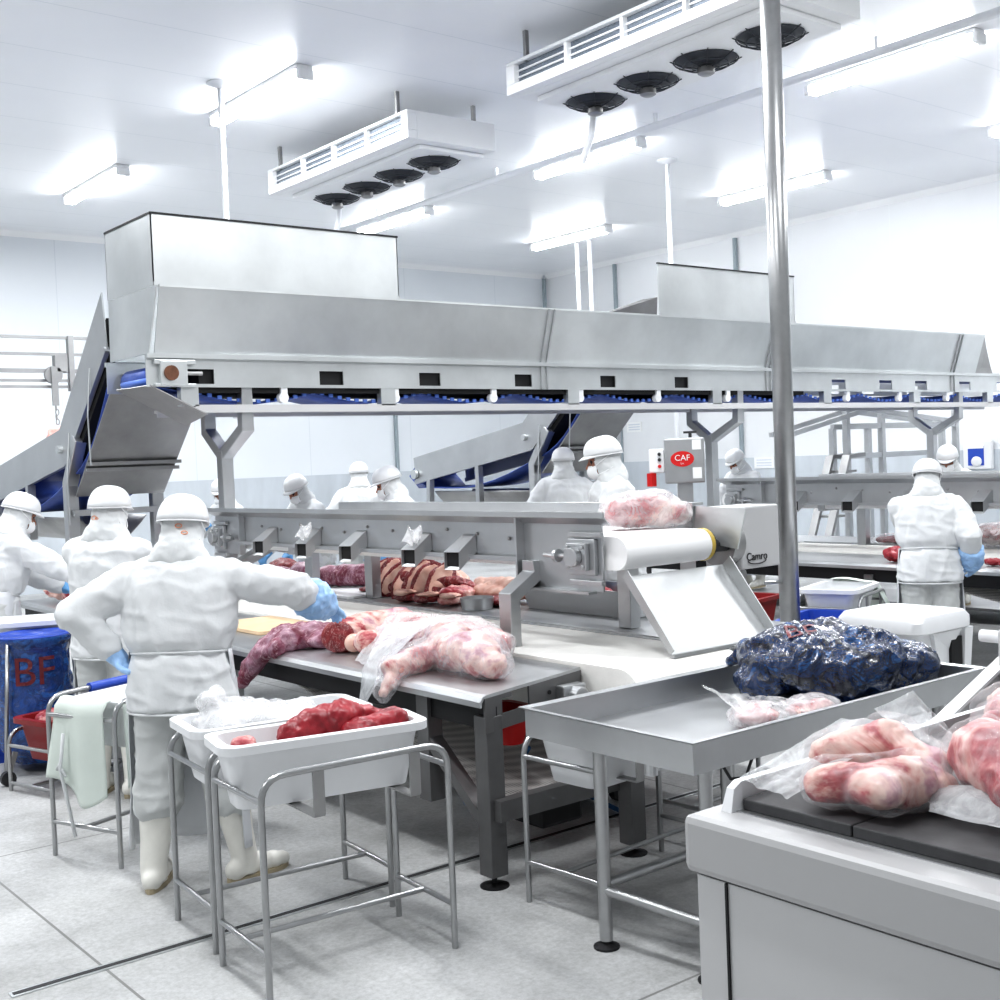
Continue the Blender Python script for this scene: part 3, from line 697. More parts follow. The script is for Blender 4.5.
# ------------------------------------------------------------------ bone conveyor above the table
def over_table_conveyor(label, ln2=False):
    t = thing('trimmings_conveyor', label, 'conveyor', (4.6, 6.8, .9), 0, 'stainless conveyors raised above the cutting tables')
    XF, XB, Y0, Y1 = 4.20, 4.98, 4.46, 8.88
    b = MB()
    b.box(XF, XF + .01, 5.08, Y1, 1.31, 1.52)
    b.sheet([(XF, 4.40, 1.505), (XF, Y1, 1.505), (XF - .08, Y1 + .06, 1.55), (XF - .08, 4.36, 1.55)], .006)
    b.box(XF - .085, XF - .075, 4.36, Y1 + .06, 1.545, 1.575)
    b.box(XF - .045, XF + .01, 5.08, 8.5, 1.30, 1.312); b.box(XF - .05, XF - .04, 5.08, 8.5, 1.30, 1.325)
    b.build('side_panel', 'steel', t)
    b = MB(); b.box(XF - .004, XF + .008, Y0, 5.08, 1.165, 1.51); b.box(XF - .06, XF - .002, 5.07, 5.085, 1.165, 1.545); b.box(XF - .06, XF, Y0 + .05, 5.08, 1.155, 1.168); b.build('end_side_panel', 'steel', t)
    b = MB(); b.box(XF - .004, XF + .008, 8.4, Y1, 1.22, 1.40); b.box(XF - .05, XF - .002, 8.38, 8.395, 1.22, 1.545); b.build('end_side_panel', 'steel', t)
    b = MB(); b.box(XB, XB + .01, Y0 + .1, 8.3, 1.25, 1.56); b.box(XB - .0, XB + .09, Y0 + .1, 8.3, 1.56, 1.575); b.build('rear_panel', 'steel', t)
    MB().sheet([(XB, 4.25, 1.33), (XB, 4.75, 1.40), (XB + .02, 4.75, 1.565), (XB + .02, 4.2, 1.545)], .01).build('end_guard', 'steel_bright', t)
    # belt
    pr = [(Y1, 1.445)] + [(4.40 - .085 * math.sin(a), 1.36 + .085 * math.cos(a)) for a in [PI * j / 14 for j in range(15)]] + [(Y1, 1.26)] + [(Y1 + .085 * math.sin(a), 1.345 - .085 * math.cos(a)) for a in [PI * j / 14 for j in range(1, 14)]]
    b = MB(); b.loft([[(x, y, z) for y, z in pr] for x in (XF + .03, XB - .12)]); b.build('belt', 'belt_clean', t, smooth=40)
    b = MB(); b.cyl((XB - .12, 4.40, 1.36), (XB - .095, 4.40, 1.36), .088, 24); b.build('roller_end_ring', 'yellow_ring', t, smooth=40)
    b = MB(); b.cyl((XB - .095, 4.40, 1.36), (XB - .07, 4.40, 1.36), .075, 20); b.cyl((XB - .07, 4.40, 1.345), (XB + .2, 4.40, 1.345), .035, 14); b.build('drive_shaft', 'rubber', t, smooth=40)
    # bearings
    for yb in (4.60, 8.78):
        s = 1 if yb < 6 else .85
        b = MB(); b.box(XF - .03, XF - .004, yb - .11 * s, yb + .09 * s, 1.25, 1.435); b.box(XF - .035, XF - .004, yb - .16 * s, yb + .08 * s, 1.445, 1.47); b.box(XF - .035, XF - .004, yb - .16 * s, yb + .08 * s, 1.20, 1.225)
        bl = b.build('bearing_plate', 'steel', t, bevel=.004)
        b = MB(); b.box(XF - .06, XF - .03, yb - .075 * s, yb + .075 * s, 1.275, 1.415); b.cyl((XF - .10, yb, 1.345), (XF - .06, yb, 1.345), .05, 18)
        for dy in (-.055, .055):
            for dz in (-.05, .05): b.cyl((XF - .075, yb + dy * s, 1.345 + dz), (XF - .06, yb + dy * s, 1.345 + dz), .013, 8)
        b.build('bearing', 'steel', bl, bevel=.008)
        dy = .11 if yb < 6 else -.11
        b = MB(); b.cyl((XF - .04, yb + dy * .7, 1.345), (XF - .04, yb + dy * 2.4, 1.345), .013, 10); b.cyl((XF - .04, yb + dy * 1.35, 1.345), (XF - .04, yb + dy * 1.6, 1.345), .034, 14); b.build('tension_screw', 'steel', bl)
    for i in range(12):
        y = 5.2 + i * .29
        b = MB(); b.sph((XF - .004, y, 1.44 + .02 * ((i * 7) % 3 - 1)), .011, 8, 6); b.build('bolt', 'steel_dull', t)
    # small rectangular bone chutes
    for y in (7.92, 7.3, 6.72, 6.0, 5.56):
        def duct(s, x0): return [V((x0, y - s, 1.335)), V((x0, y + s, 1.335)), V((x0, y + s, 1.435)), V((x0, y - s, 1.435))]
        a = duct(.055, XF - .002); c = [p + V((-.14, .02, -.095)) + V((.03, 0, 0)) * (k in (0, 3)) for k, p in enumerate(duct(.05, XF))]
        b = MB(); b.loft([a, c], cap=False); ch = b.build('bone_chute', 'steel', t, solid=.006)
        d = MB(); d.add([p.lerp(q, .88) for p, q in zip(a, c)], [(0, 1, 2, 3)]); d.build('mouth_shade', 'black', ch)  # black plane just inside the mouth, standing for the shade within
    # stands
    def stand(y, near=True, far=True):
        b = MB()
        if near: b.path([(4.19, y, 1.31), (4.19, y, 1.235), (4.02, y, 1.13), (4.02, y, .852)], .075, .09, (0, 1, 0))
        if far: b.path([(4.90, y, 1.31), (4.90, y, 1.10), (4.90, y, .862)], .08, .10, (0, 1, 0))
        b.box(4.22, 4.9, y - .04, y + .04, 1.24, 1.31); b.build('stand', 'steel', t, bevel=.004)
    stand(5.0); stand(7.72, near=False)
    b = MB(); b.path([(4.62, 8.62, 1.30), (4.2, 8.62, 1.10), (4.2, 8.62, .862)], .08, .1, (0, 1, 0)); b.path([(4.55, 8.62, 1.26), (4.90, 8.62, 1.16), (4.90, 8.62, .862)], .08, .1, (0, 1, 0)); b.build('stand', 'steel', t)
    # discharge chute
    b = MB()
    q0, q1, q2, q3 = V((4.24, 4.36, 1.245)), V((4.99, 4.36, 1.245)), V((4.99, 4.05, .885)), V((4.24, 4.05, .885))
    b.sheet([q0, q1, q2, q3], .008)
    n = V((0, -.36, .31)).normalized() * -1; up = V((0, -.757, .653))
    b.sheet([q0, q3, q3 + up * .035, q0 + up * .05], .006); b.sheet([q1, q2, q2 + up * .05, q1 + up * .07], .006)
    b.box(4.24, 4.99, 4.03, 4.06, .868, .885)
    b.build('discharge_chute', 'chute_steel', t)
    # drive cover
    b = MB(); b.box(5.14, 5.47, 4.36, 4.62, 1.20, 1.545); mt = b.build('motor_cover', 'machine_light', t, bevel=.01)
    b = MB(); b.cyl((5.06, 4.46, 1.35), (5.15, 4.46, 1.35), .13, 24); b.cyl((5.2, 4.4, 1.17), (5.2, 4.6, 1.17), .03, 10); b.build('gear_housing', 'steel_dull', mt, smooth=40)
    if not ln2:
        pass
    return t, mt
MT['chute_steel'] = mat('chute_steel', (.50, .51, .515), .45, .8, var=.05, vscale=5)
MT['belt_clean'] = mat('clean_white_belt', (.88, .88, .88), .45)
M1, mc1 = over_table_conveyor('stainless conveyor above the central cutting table with five small chutes and a white end roller')
text_on('logo_lettering', 'Camro', .062, 'steel_dark', mc1, (5.27, 4.357, 1.265), (1, 0, 0), (0, 0, 1))
b = MB(); b.tube([(5.27 + .075 * math.cos(a), 4.356, 1.243 + .018 * math.sin(a)) for a in [PI + PI * j / 12 for j in range(13)]], .003, 5); b.build('logo_line', 'steel_dark', mc1)
M2 = dup(M1, (4.6 + 5.48, 6.8 - .5, .9), label='stainless conveyor above the right cutting table, behind the steel pole')

# step platform behind the table
def platform(x0, x1, y0, y1, h, label):
    t = thing('step_platform', label, 'platform', ((x0 + x1) / 2, (y0 + y1) / 2, 0))
    MB().box(x0, x1, y0, y1, h - .03, h).build('deck', 'steel_dull', t)
    for x in (x0 + .04, x1 - .04):
        for y in (y0 + .1, y1 - .1): MB().box(x - .025, x + .025, y - .025, y + .025, 0, h - .03).build('leg', 'steel_grey', t)
platform(5.62, 6.5, 4.9, 12.2, .18, 'low steel step platform behind the central cutting table')
platform(11.4, 12.4, 6.2, 10.6, .16, 'low steel step platform behind the right cutting table')
platform(7.0, 8.3, 8.2, 12.6, .16, 'low steel step platform between the two cutting tables')
# ------------------------------------------------------------------ people
def noise3(p, s, o=0): return noise.noise(V((p.x * s + o, p.y * s + o * .7, p.z * s - o)))
def wrinkle(amp, s1, s2, stretch=1.):
    def rdg(q, s_, o): return 1 - min(1, abs(noise3(q, s_, o)) * 3.2)
    def fn(p, n):
        q = V((p.x, p.y, p.z * stretch))
        a = 1 - abs(noise3(q, s1, 3.1)) * 2.2
        q2 = V((p.x * .6, p.y * .6, p.z * 1.7))
        return amp * (a * .7 - .35) + amp * .4 * noise3(q, s2, 9.) + amp * .75 * (rdg(q, s1 * 1.5, 5.) - .3) + amp * .6 * (rdg(q2, s1 * 1.3, 12.) - .3)
    return fn
def elring(c, rx, ry, n=20, pw=2.3):
    out = []
    for j in range(n):
        a = 2 * PI * j / n; ca, sa = math.cos(a), math.sin(a)
        k = (abs(ca) ** pw + abs(sa) ** pw) ** (-1 / pw)
        out.append(V((c[0] + rx * k * ca, c[1] + ry * k * sa, c[2])))
    return out
def ik(sh, hand, l1, l2, hint):
    d = hand - sh; L = d.length; mx = (l1 + l2) * .995
    if L > mx: hand = sh + d * (mx / L); d = hand - sh; L = mx
    a = (l1 * l1 - l2 * l2 + L * L) / (2 * L); h = math.sqrt(max(0, l1 * l1 - a * a))
    dn = d / L; hp = (hint - dn * hint.dot(dn)).normalized()
    return sh + dn * a + hp * h, hand
def hand_pieces(mb, wrist, d, nrm, side, r=1., curl=.45, spread=.25, cuff=.0):
    """palm, four fingers and a thumb; nrm = where the palm faces, side=+1 when the thumb lies along +cross(nrm,d)"""
    d = V(d).normalized(); n = V(nrm); n = (n - d * n.dot(d)).normalized(); w = n.cross(d) * side
    R = Matrix((d, w, n)).transposed()
    if cuff: mb.caps(wrist - d * cuff, wrist + d * .02, .042 * r, .034 * r, 14)
    mb.sph(wrist + d * .05, (.062, .043 * r, .021 * r), 16, 10, R)
    mb.sph(wrist + d * .03 + w * .02, (.04, .026 * r, .022 * r), 12, 8, R)
    lens = (.072, .082, .077, .060); offs = (.030, .010, -.011, -.031)
    for L, o in zip(lens, offs):
        p = wrist + d * (.088 - abs(o) * .15) + w * o; ang = curl * .5
        q = wrist + d * .045 + w * o * .8; mb.caps(q, p, .010 * r, .0105 * r, 10, 3)
        for k, fr in enumerate((.44, .31, .25)):
            dd = d * math.cos(ang) + n * math.sin(ang) + w * (o * spread * 4)
            e = p + dd.normalized() * L * fr
            mb.caps(p, e, (.0102 - .0008 * k) * r, (.0096 - .0009 * k) * r, 10, 3); p = e; ang += curl
    p = wrist + d * .022 + w * .03
    for L, (a, b_, c) in ((.036, (.62, .72, .25)), (.032, (.80, .42, .42)), (.026, (.88, .15, .5))):
        e = p + (d * a + w * b_ + n * c).normalized() * L; mb.caps(p, e, .0125 * r, .0112 * r, 10, 3); p = e
PEOPLE = []
def person(label, loc, face, s=1., lean=0., headp=0., heady=0., R=None, L=None, hintR=(-.3, -1, -.5), hintL=(-.3, 1, -.5), palmR=(0, 0, -1), palmL=(0, 0, -1),
           glove=('glove', 'glove'), sleeve=(None, None), q=1., apron=True, skin='skin', feet=((0, .11, .15), (0, -.11, -.15)), curl=.5, facecloth=True, width=1., marks=False, group=None, bend=0., peak=1.):
    loc = V(loc); rz = math.radians(face)
    t = thing('person', label, 'person', loc, rz, group)
    M = Matrix.Translation(loc) @ Matrix.Rotation(rz, 4, 'Z'); Mi = M.inverted()
    ln = math.radians(lean); piv = V((0, 0, .95 * s))
    def ub(p):
        p = V(p) * s - piv; c, sn = math.cos(ln), math.sin(ln)
        return V((p.x * c + p.z * sn, p.y, -p.x * sn + p.z * c)) + piv
    B = MB(); C = MB(); T = MB()
    W = width
    # --- legs
    legs = []
    for fx, fy, toe in feet:
        sg = 1 if fy > 0 else -1
        hip = V((0, sg * .095, .93)) * s; ank = V((fx * 1., fy, .09)) * s; knee = V(((fx) * .5 + .02, (fy + sg * .095) / 2, .50)) * s
        legs.append((hip, knee, ank, toe, sg))
        B.caps(hip, knee, .085 * s, .055 * s); B.caps(knee, ank, .056 * s, .038 * s)
        dT = V((math.cos(toe), math.sin(toe), 0))
        B.caps(ank + V((0, 0, -.04)) * s - dT * .03, ank + dT * .15 * s + V((0, 0, -.06)) * s, .04 * s, .03 * s)
    # --- torso
    secs = [(.86, .085, .135), (.95, .10, .155), (1.05, .09, .135), (1.15, .10, .145), (1.28, .115, .165), (1.38, .105, .17), (1.44, .075, .13), (1.47, .055, .06)]
    def tor(secs, dr):
        rs = []
        for z, a, b_ in secs:
            rg = elring((0, 0, z), a + dr, (b_ + dr) * W); rs.append([ub(p) if z > .9 else V(p) * s for p in rg])
        return rs
    B.loft(tor(secs, 0))
    nk = ub((0, 0, 1.45)); hp = math.radians(headp); hy = math.radians(heady)
    hd = Matrix.Rotation(hy, 3, 'Z') @ Matrix.Rotation(hp + ln * .8, 3, 'Y')
    hbase = ub((.0, 0, 1.49)); HC = hbase + hd @ V((.02, 0, .098)) * s
    B.caps(nk, HC, .056 * s, .052 * s)
    def H(p): return HC + hd @ (V(p) * s)
    B.sph(HC, (.095 * s, .075 * s, .112 * s), 18, 12, hd)
    B.sph(H((.03, 0, -.055)), (.060 * s, .055 * s, .055 * s), 14, 9, hd)      # jaw
    B.caps(H((.088, 0, .012)), H((.112, 0, -.025)), .010 * s, .015 * s, 8)   # nose
    B.caps(H((.082, -.035, .032)), H((.082, .035, .032)), .014 * s, .014 * s, 8)  # brow
    for sg in (-1, 1):
        B.sph(H((.0, sg * .078, -.005)), (.018 * s, .008 * s, .03 * s), 8, 6, hd)
        B.sph(H((.072, sg * .035, -.02)), (.02 * s, .02 * s, .016 * s), 8, 6, hd)
    B.caps(H((.088, -.018, -.062)), H((.088, .018, -.062)), .008 * s, .008 * s, 8)   # mouth
    # --- arms
    arms = []
    for sg, tgt, hint, palm in ((-1, R, hintR, palmR), (1, L, hintL, palmL)):
        sh = ub((0, sg * .185 * W, 1.365))
        hand = Mi @ V(tgt) if tgt is not None else ub((.25, sg * .16, 1.02))
        hh = V(hint); pl = V(palm)
        hl = V(hh)
        el, wr = ik(sh, hand - (hand - sh).normalized() * .07, .29 * s, .26 * s, hl)
        fd = (wr - el).normalized(); arms.append((sh, el, wr, fd, sg, (Mi.to_3x3() @ pl)))
        B.caps(ub((0, sg * .08 * W, 1.40)), sh, .05 * s, .052 * s); B.caps(sh, el, .052 * s, .042 * s); B.caps(el, wr, .042 * s, .028 * s)
        hand_pieces(B, wr, fd, Mi.to_3x3() @ pl, -sg, .86, curl)
    body = remesh(B, .0085 if q >= 1 else .013, 3, 'body')
    body.materials.append(MT[skin]); body.materials.append(MT['eye'])
    eyes = [H((.084, sg * .032, .012)) for sg in (-1, 1)]
    for p in body.polygons:
        if min((p.center - e).length for e in eyes) < .0135 * s: p.material_index = 1
    link('body', body, t, smooth=True)
    # --- coat
    cs = [(.80, .165, .215), (.88, .162, .212), (.98, .150, .198), (1.04, .134, .182), (1.085, .155, .205), (1.16, .165, .218), (1.29, .165, .222), (1.38, .148, .215), (1.44, .108, .17), (1.475, .082, .095), (1.50, .074, .08)]
    C.loft(tor(cs, 0))
    for sh, el, wr, fd, sg, pl in arms:
        C.caps(ub((-.01, sg * .05, 1.435)), sh, .062 * s, .080 * s, 14)
        C.caps(sh, el, .086 * s, .086 * s, 16); C.caps(el, el + (wr - el) * .80, .084 * s, .064 * s, 16)
        C.caps(sh.lerp(el, .0), ub((0, sg * .10 * W, 1.25)), .07 * s, .08 * s, 14)
    coat = remesh(C, .011 if q >= 1 else .016, 5, 'coat'); displace(coat, wrinkle(.0115 * s, 6, 15, .55))
    coat.materials.append(MT['coat']); ct = link('coat', coat, t, smooth=True)
    # --- trousers
    T.loft([[V(p) * s for p in elring((0, 0, z), a, b_ * W)] for z, a, b_ in ((.78, .115, .175), (.88, .132, .182), (.97, .128, .17), (1.02, .11, .15))])
    for hip, knee, ank, toe, sg in legs:
        k2 = knee.lerp(ank, .28); T.caps(hip, knee, .122 * s, .105 * s, 16); T.caps(knee, k2, .105 * s, .108 * s, 16); T.caps(k2, k2 + (ank - k2) * .22, .108 * s, .07 * s, 16)
    tr = remesh(T, .012 if q >= 1 else .018, 5, 'trousers'); displace(tr, wrinkle(.012 * s, 7, 16, .45))
    tr.materials.append(MT['trousers']); link('trousers', tr, t, smooth=True)
    # --- boots
    for hip, knee, ank, toe, sg in legs:
        K = MB(); dT = V((math.cos(toe), math.sin(toe), 0)); up = (knee - ank).normalized()
        top = ank + up * .26 * s
        K.tube([V((ank.x, ank.y, .03)) - dT * .005, ank + V((0, 0, .02)), ank + up * .12 * s, top], [.058 * s, .060 * s, .066 * s, .080 * s], 18)
        for a, w_, h_ in ((-.045, .046, .05), (.02, .050, .06), (.09, .053, .052), (.15, .050, .044), (.19, .040, .038)):
            K.sph(V((ank.x, ank.y, 0)) + dT * a * s + V((0, 0, h_ * s)), (.055 * s, w_ * s, h_ * s), 14, 8, Matrix.Rotation(toe, 3, 'Z'))
        bt = remesh(K, .009 if q >= 1 else .014, 4, 'boot'); bt.materials.append(MT['boot']); bo = link('boot', bt, t, smooth=True)
        S = MB(); ring = [V((ank.x, ank.y, 0)) + Matrix.Rotation(toe, 3, 'Z') @ V((.07 + .165 * math.cos(a), (.052 + .008 * math.cos(a)) * math.sin(a), 0)) * s for a in [2 * PI * j / 20 for j in range(20)]]
        S.prism(ring, (0, 0, .022 * s)); S.build('sole', 'sole', bo, local=True)
    # --- hood
    Hd = MB(); Hd.sph(H((-.006, 0, 0)), (.106 * s, .090 * s, .125 * s), 20, 14, hd); Hd.sph(H((.02, 0, -.06)), (.078 * s, .074 * s, .07 * s), 16, 10, hd)
    Hd.caps(H((-.015, 0, -.05)), ub((-.018, 0, 1.48)), .096 * s, .100 * s, 18); Hd.loft([[ub(p) for p in elring((-.012, 0, z), a, b_)] for z, a, b_ in ((1.435, .10, .15), (1.47, .105, .128), (1.52, .095, .10))])
    hm = remesh(Hd, .009 if q >= 1 else .012, 4, 'hood')
    hdi = hd.transposed()
    displace(hm, lambda p, n: .005 * s * (1 - 2.2 * abs(noise3(hd @ V(p), 18, 1.3))) + .002 * noise3(p, 36, 4))
    bm = bmesh.new(); bm.from_mesh(hm)
    kill = []
    for f_ in bm.faces:
        lp = hdi @ (f_.calc_center_median() - HC) / s
        if lp.x > .025 and abs(lp.y) < .066 and -.088 < lp.z < .065: kill.append(f_)
    bmesh.ops.delete(bm, geom=kill, context='FACES'); bm.to_mesh(hm); bm.free()
    hm.materials.append(MT['hood']); ho = link('hood', hm, t, smooth=True)
    if marks:
        mk = MB(); c0 = (-.1, -.045, -.02)
        for yy, zz, rr in marks:
            mk.tube([H((-(math.sqrt(max(.0, .0132 - (yy + rr * math.cos(a)) ** 2))), yy + rr * math.cos(a), zz + .6 * rr * math.sin(a))) for a in [2 * PI * j / 14 for j in range(14)]], .0022, 5, loop=True)
        mk.build('stitched_mark', 'orange', ho, local=True)
    # --- mask
    K = MB()
    def mk_pt(u, v):
        y = (u - .5) * 2; z = (v - .5) * 2
        x = .122 - .055 * y * y - .028 * z * z * (1.2 if z < 0 else .6)
        return H((x, y * .066, -.060 + z * .047 * (1 - .15 * y * y)))
    K.grid(mk_pt, 14, 12); K.build('face_mask', 'mask', t, local=True, smooth=True, solid=.003)
    st = MB()
    for sg in (-1, 1):
        st.tube([H((.068, sg * .066, -.02)), H((.03, sg * .092, .0)), H((-.03, sg * .1, .03))], .003, 5); st.tube([H((.068, sg * .066, -.08)), H((.02, sg * .092, -.07)), H((-.04, sg * .098, -.05))], .003, 5)
    st.build('mask_strap', 'mask', t, local=True)
    # --- hard hat
    K = MB(); rings = []
    for i in range(11):
        a = PI / 2 * i / 10; z = math.sin(a); k = max(math.cos(a), .01) ** .72
        rings.append([H((-.012 + .128 * k * math.cos(b_), .110 * k * math.sin(b_), .040 + .014 * math.cos(b_) * (1 - z) + .120 * z)) for b_ in [2 * PI * j / 32 for j in range(32)]])
    K.loft(rings, cap=False); hat = K.build('hard_hat', 'helmet', t, local=True, smooth=True, solid=.004)
    K = MB(); rings = []
    for f_ in (0., .5, 1.):
        rg = []
        for j in range(40):
            b_ = 2 * PI * j / 40; pk = max(0, math.cos(b_)) ** 1.5
            rg.append(H((-.012 + (.126 + f_ * (.003 + .042 * pk * peak)) * math.cos(b_), (.108 + f_ * .004) * math.sin(b_), .041 + .014 * math.cos(b_) - f_ * (.008 + .012 * pk))))
        rings.append(rg)
    K.loft(rings, cap=False); K.build('brim', 'helmet', hat, local=True, smooth=True, solid=.005)
    # --- gloves
    for (sh, el, wr, fd, sg, pl), gm, sl in zip(arms, glove, sleeve):
        if gm:
            K = MB(); hand_pieces(K, wr, fd, pl, -sg, 1.22, curl, cuff=.06)
            gmz = remesh(K, .0048 if q >= 1 else .007, 2, 'glove'); displace(gmz, lambda p, n: .0016 * noise3(p, 70)); gmz.materials.append(MT[gm]); link('glove', gmz, t, smooth=True)
        if sl:
            K = MB(); K.tube([el.lerp(wr, .44), el.lerp(wr, .5), el.lerp(wr, .8), wr, wr + fd * .05], [.084 * s, .094 * s, .09 * s, .078 * s, .062 * s], 20)
            sm = remesh(K, .008, 2, 'arm_cover'); displace(sm, wrinkle(.008, 16, 30)); sm.materials.append(MT[sl]); link('arm_cover', sm, t, smooth=True)
    # --- apron
    if apron:
        K = MB(); nu, nv = 36, 22; z1, z0 = 1.05, .16
        def ap(u, v):
            a = (u - .5) * 2 * math.radians(100); z = z1 + (z0 - z1) * v
            k = .028 + .04 * v ** .7; fold = .012 * v * math.sin(a * 9 + 3 * v) + .01 * v * noise3(V((a * 2, v * 2, loc.x)), 2.)
            return V((( .128 + k + fold) * math.cos(a), (.172 * W + k + fold) * math.sin(a), z)) * s
        K.grid(ap, nu, nv); apo = K.build('apron', 'apron', t, local=True, smooth=True, solid=.002)
        K = MB(); K.tube([ub(p) for p in elring((0, 0, 1.04), .143, .190 * W, 28)], .005 * s, 6, loop=True); K.build('apron_string', 'coat', apo, local=True)
    # --- hem line of the coat
    K = MB(); K.tube([V(p) * s for p in elring((0, 0, .79), .160, .208 * W, 32)], .006 * s, 6, loop=True); K.build('hem', 'coat', ct, local=True)
    # --- collar
    K = MB(); K.tube([ub(p) for p in elring((-.005, 0, 1.49), .088, .095, 28)], .011 * s, 8, loop=True); pass
    PEOPLE.append(t); return t

person('worker in white seen from behind at centre left, right arm over the meat', (2.24, 5.16, 0), 48, 1.01, lean=7, headp=8, heady=-8,
       R=(2.98, 5.05, 1.18), L=(1.99, 5.33, .98), hintR=(-.3, -1, .0), hintL=(-.35, 1, -.1), palmR=(0, 0, -1), palmL=(.7, -.7, -.3), sleeve=('sleeve', None), glove=('sleeve', 'sleeve'), width=1.16,
       feet=((-.05, .15, .1), (.05, -.23, -.7)), marks=((-.03, .0, .014), (-.055, -.03, .012)), curl=.55)
person('worker in white seen from behind, second from the left, beside the blue bag', (2.58, 6.92, 0), 40, 1.03, lean=3, headp=6, heady=-10, R=(3.05, 7.0, 1.0), L=(3.0, 7.3, .98), marks=((.02, -.03, .018), (.0, -.035, .01)), q=1.)
person('leftmost worker in white, reaching right over meat with a blue glove', (2.51, 8.93, 0), 0, 1.03, lean=16, headp=10, heady=-5, R=(3.16, 8.55, 1.07), L=(3.1, 9.05, 1.0), hintR=(-.3, -.8, -.6), q=1.)
person('worker partly hidden by the Y shaped post, leftmost behind the central conveyor', (5.79, 11.88, .12), 195, .96, lean=8, headp=12, heady=25, R=(5.45, 11.85, 1.25), L=(5.3, 11.15, 1.30), q=.5)
person('worker behind the central conveyor with head bowed and hat peak down', (5.92, 10.31, .16), 185, .96, lean=16, headp=16, heady=8, R=(5.4, 10.4, 1.02), L=(5.4, 10.0, 1.02), q=.5)
person('worker behind the central conveyor, eyes showing above mask, looking left', (5.90, 8.68, .14), 150, .99, lean=12, headp=12, heady=0, R=(5.40, 8.60, 1.0), L=(5.34, 8.22, 1.05), q=1.)
person('distant worker with back half turned, left of the masked face', (7.4, 11.85, .16), 60, 1.0, lean=6, headp=6, q=.5)
person('distant worker seen from behind near the second incline conveyor', (8.0, 9.0, .16), 60, 1.03, lean=2, headp=5, q=.5)
person('worker with mask in profile behind the roller end of the central conveyor', (5.82, 6.01, .18), 145, 1.04, lean=5, headp=8, heady=0, R=(5.45, 6.35, 1.0), L=(5.35, 5.9, 1.0), q=1.)
person('distant worker bending down behind the right conveyor, left of the pole', (11.68, 9.72, .18), 178, 1.0, lean=20, headp=12, heady=0, R=(11.25, 9.95, 1.0), L=(11.25, 9.5, 1.0), q=.5)
person('worker seen from behind at the right table, light blue sleeve on the arm', (8.34, 5.22, 0), 35, 1.0, lean=9, headp=14, heady=-8, R=(8.56, 4.98, .86), L=(8.95, 5.6, .95), hintR=(-.6, -.25, -.6), palmR=(.5, .5, -.6), sleeve=('sleeve', None), glove=('sleeve', 'sleeve'), width=1.12, q=1.)
person('worker at far right mostly hidden behind the one with the light blue sleeve', (11.68, 7.02, .16), 200, .97, lean=14, headp=14, R=(11.2, 6.7, 1.05), q=.5)
# ------------------------------------------------------------------ tubs, carts, bins
def rr(cx, cy, hx, hy, r, z, n=5):
    out = []
    for sx, sy, a0 in ((1, 1, 0), (-1, 1, PI / 2), (-1, -1, PI), (1, -1, 3 * PI / 2)):
        for j in range(n + 1):
            a = a0 + PI / 2 * j / n; out.append(V((cx + sx * (hx - r) + r * math.cos(a), cy + sy * (hy - r) + r * math.sin(a), z)))
    return out
def tub(label, loc, rz, L, W, Hh, m='white_plastic', name='plastic_tub', cat='tub', group=None, taper=.045, rim=.028):
    t = thing(name, label, cat, loc, rz, group)
    b = MB(); hx, hy = L / 2, W / 2
    b.loft([rr(0, 0, hx - taper, hy - taper, .05, 0), rr(0, 0, hx - taper * .2, hy - taper * .2, .06, Hh * .78), rr(0, 0, hx, hy, .06, Hh - .03), rr(0, 0, hx + rim, hy + rim, .07, Hh - .03),
            rr(0, 0, hx + rim, hy + rim, .07, Hh), rr(0, 0, hx - .012, hy - .012, .055, Hh), rr(0, 0, hx - taper - .01, hy - taper - .01, .045, .012)])
    b.build('shell', m, t, local=True, smooth=35); return t
def tube_cart(label, loc, rz, L, W, Hh, group='tube framed tub stands', straps=True, handle=False, rt=.0125, low=.17):
    t = thing('tub_cart', label, 'cart', loc, rz, group)
    hx, hy = L / 2, W / 2
    for sy in (-1, 1):
        b = MB(); b.tube(fillet([(-hx, sy * hy, 0), (-hx, sy * hy, Hh), (hx, sy * hy, Hh), (hx, sy * hy, 0)], .10, 6), rt, 10); b.build('side_hoop', 'tube', t, local=True, smooth=40)
    for sx in (-1, 1):
        for z in (Hh - .085, low):
            MB().tube([(sx * hx, -hy, z), (sx * hx, hy, z)], rt * .9, 10).build('end_bar', 'tube', t, local=True, smooth=40)
    MB().tube([(-hx, 0, low), (hx, 0, low)], rt * .85, 10).build('stretcher', 'tube', t, local=True, smooth=40)
    if straps:
        for sy in (-1, 1):
            for sx in (-.42, .62):
                b = MB(); x = sx * hx; b.box(x - .022, x + .022, sy * hy - .004, sy * hy + .004, Hh - .17, Hh - .01); b.build('strap', 'steel_dull', t, local=True)
        for sx in (-.42, .62): MB().box(sx * hx - .022, sx * hx + .022, -hy, hy, Hh - .176, Hh - .17).build('strap', 'steel_dull', t, local=True)
    if handle:
        MB().tube([(-hx * .35, hy, Hh), (hx * .75, hy, Hh)], rt * 1.9, 12).build('blue_handle_sleeve', 'blue_plastic', t, local=True, smooth=40, label='blue plastic sleeve on the rail')
    return t
c1 = tube_cart('tube framed stand in front holding the white tub of red meat', (2.30, 3.97, 0), math.radians(-4), .76, .43, .79)
tub('white plastic tub with large red meat pieces in the front stand', (2.28, 4.03, .625), math.radians(-12), .755, .27, .245)
c2 = tube_cart('tube framed stand directly behind the front one, nearest the worker boots', (2.37, 4.52, 0), math.radians(-5), .77, .44, .785)
tub('white plastic tub filled with crumpled white film, behind the tub of red meat', (2.34, 4.50, .62), math.radians(-8), .72, .34, .235)
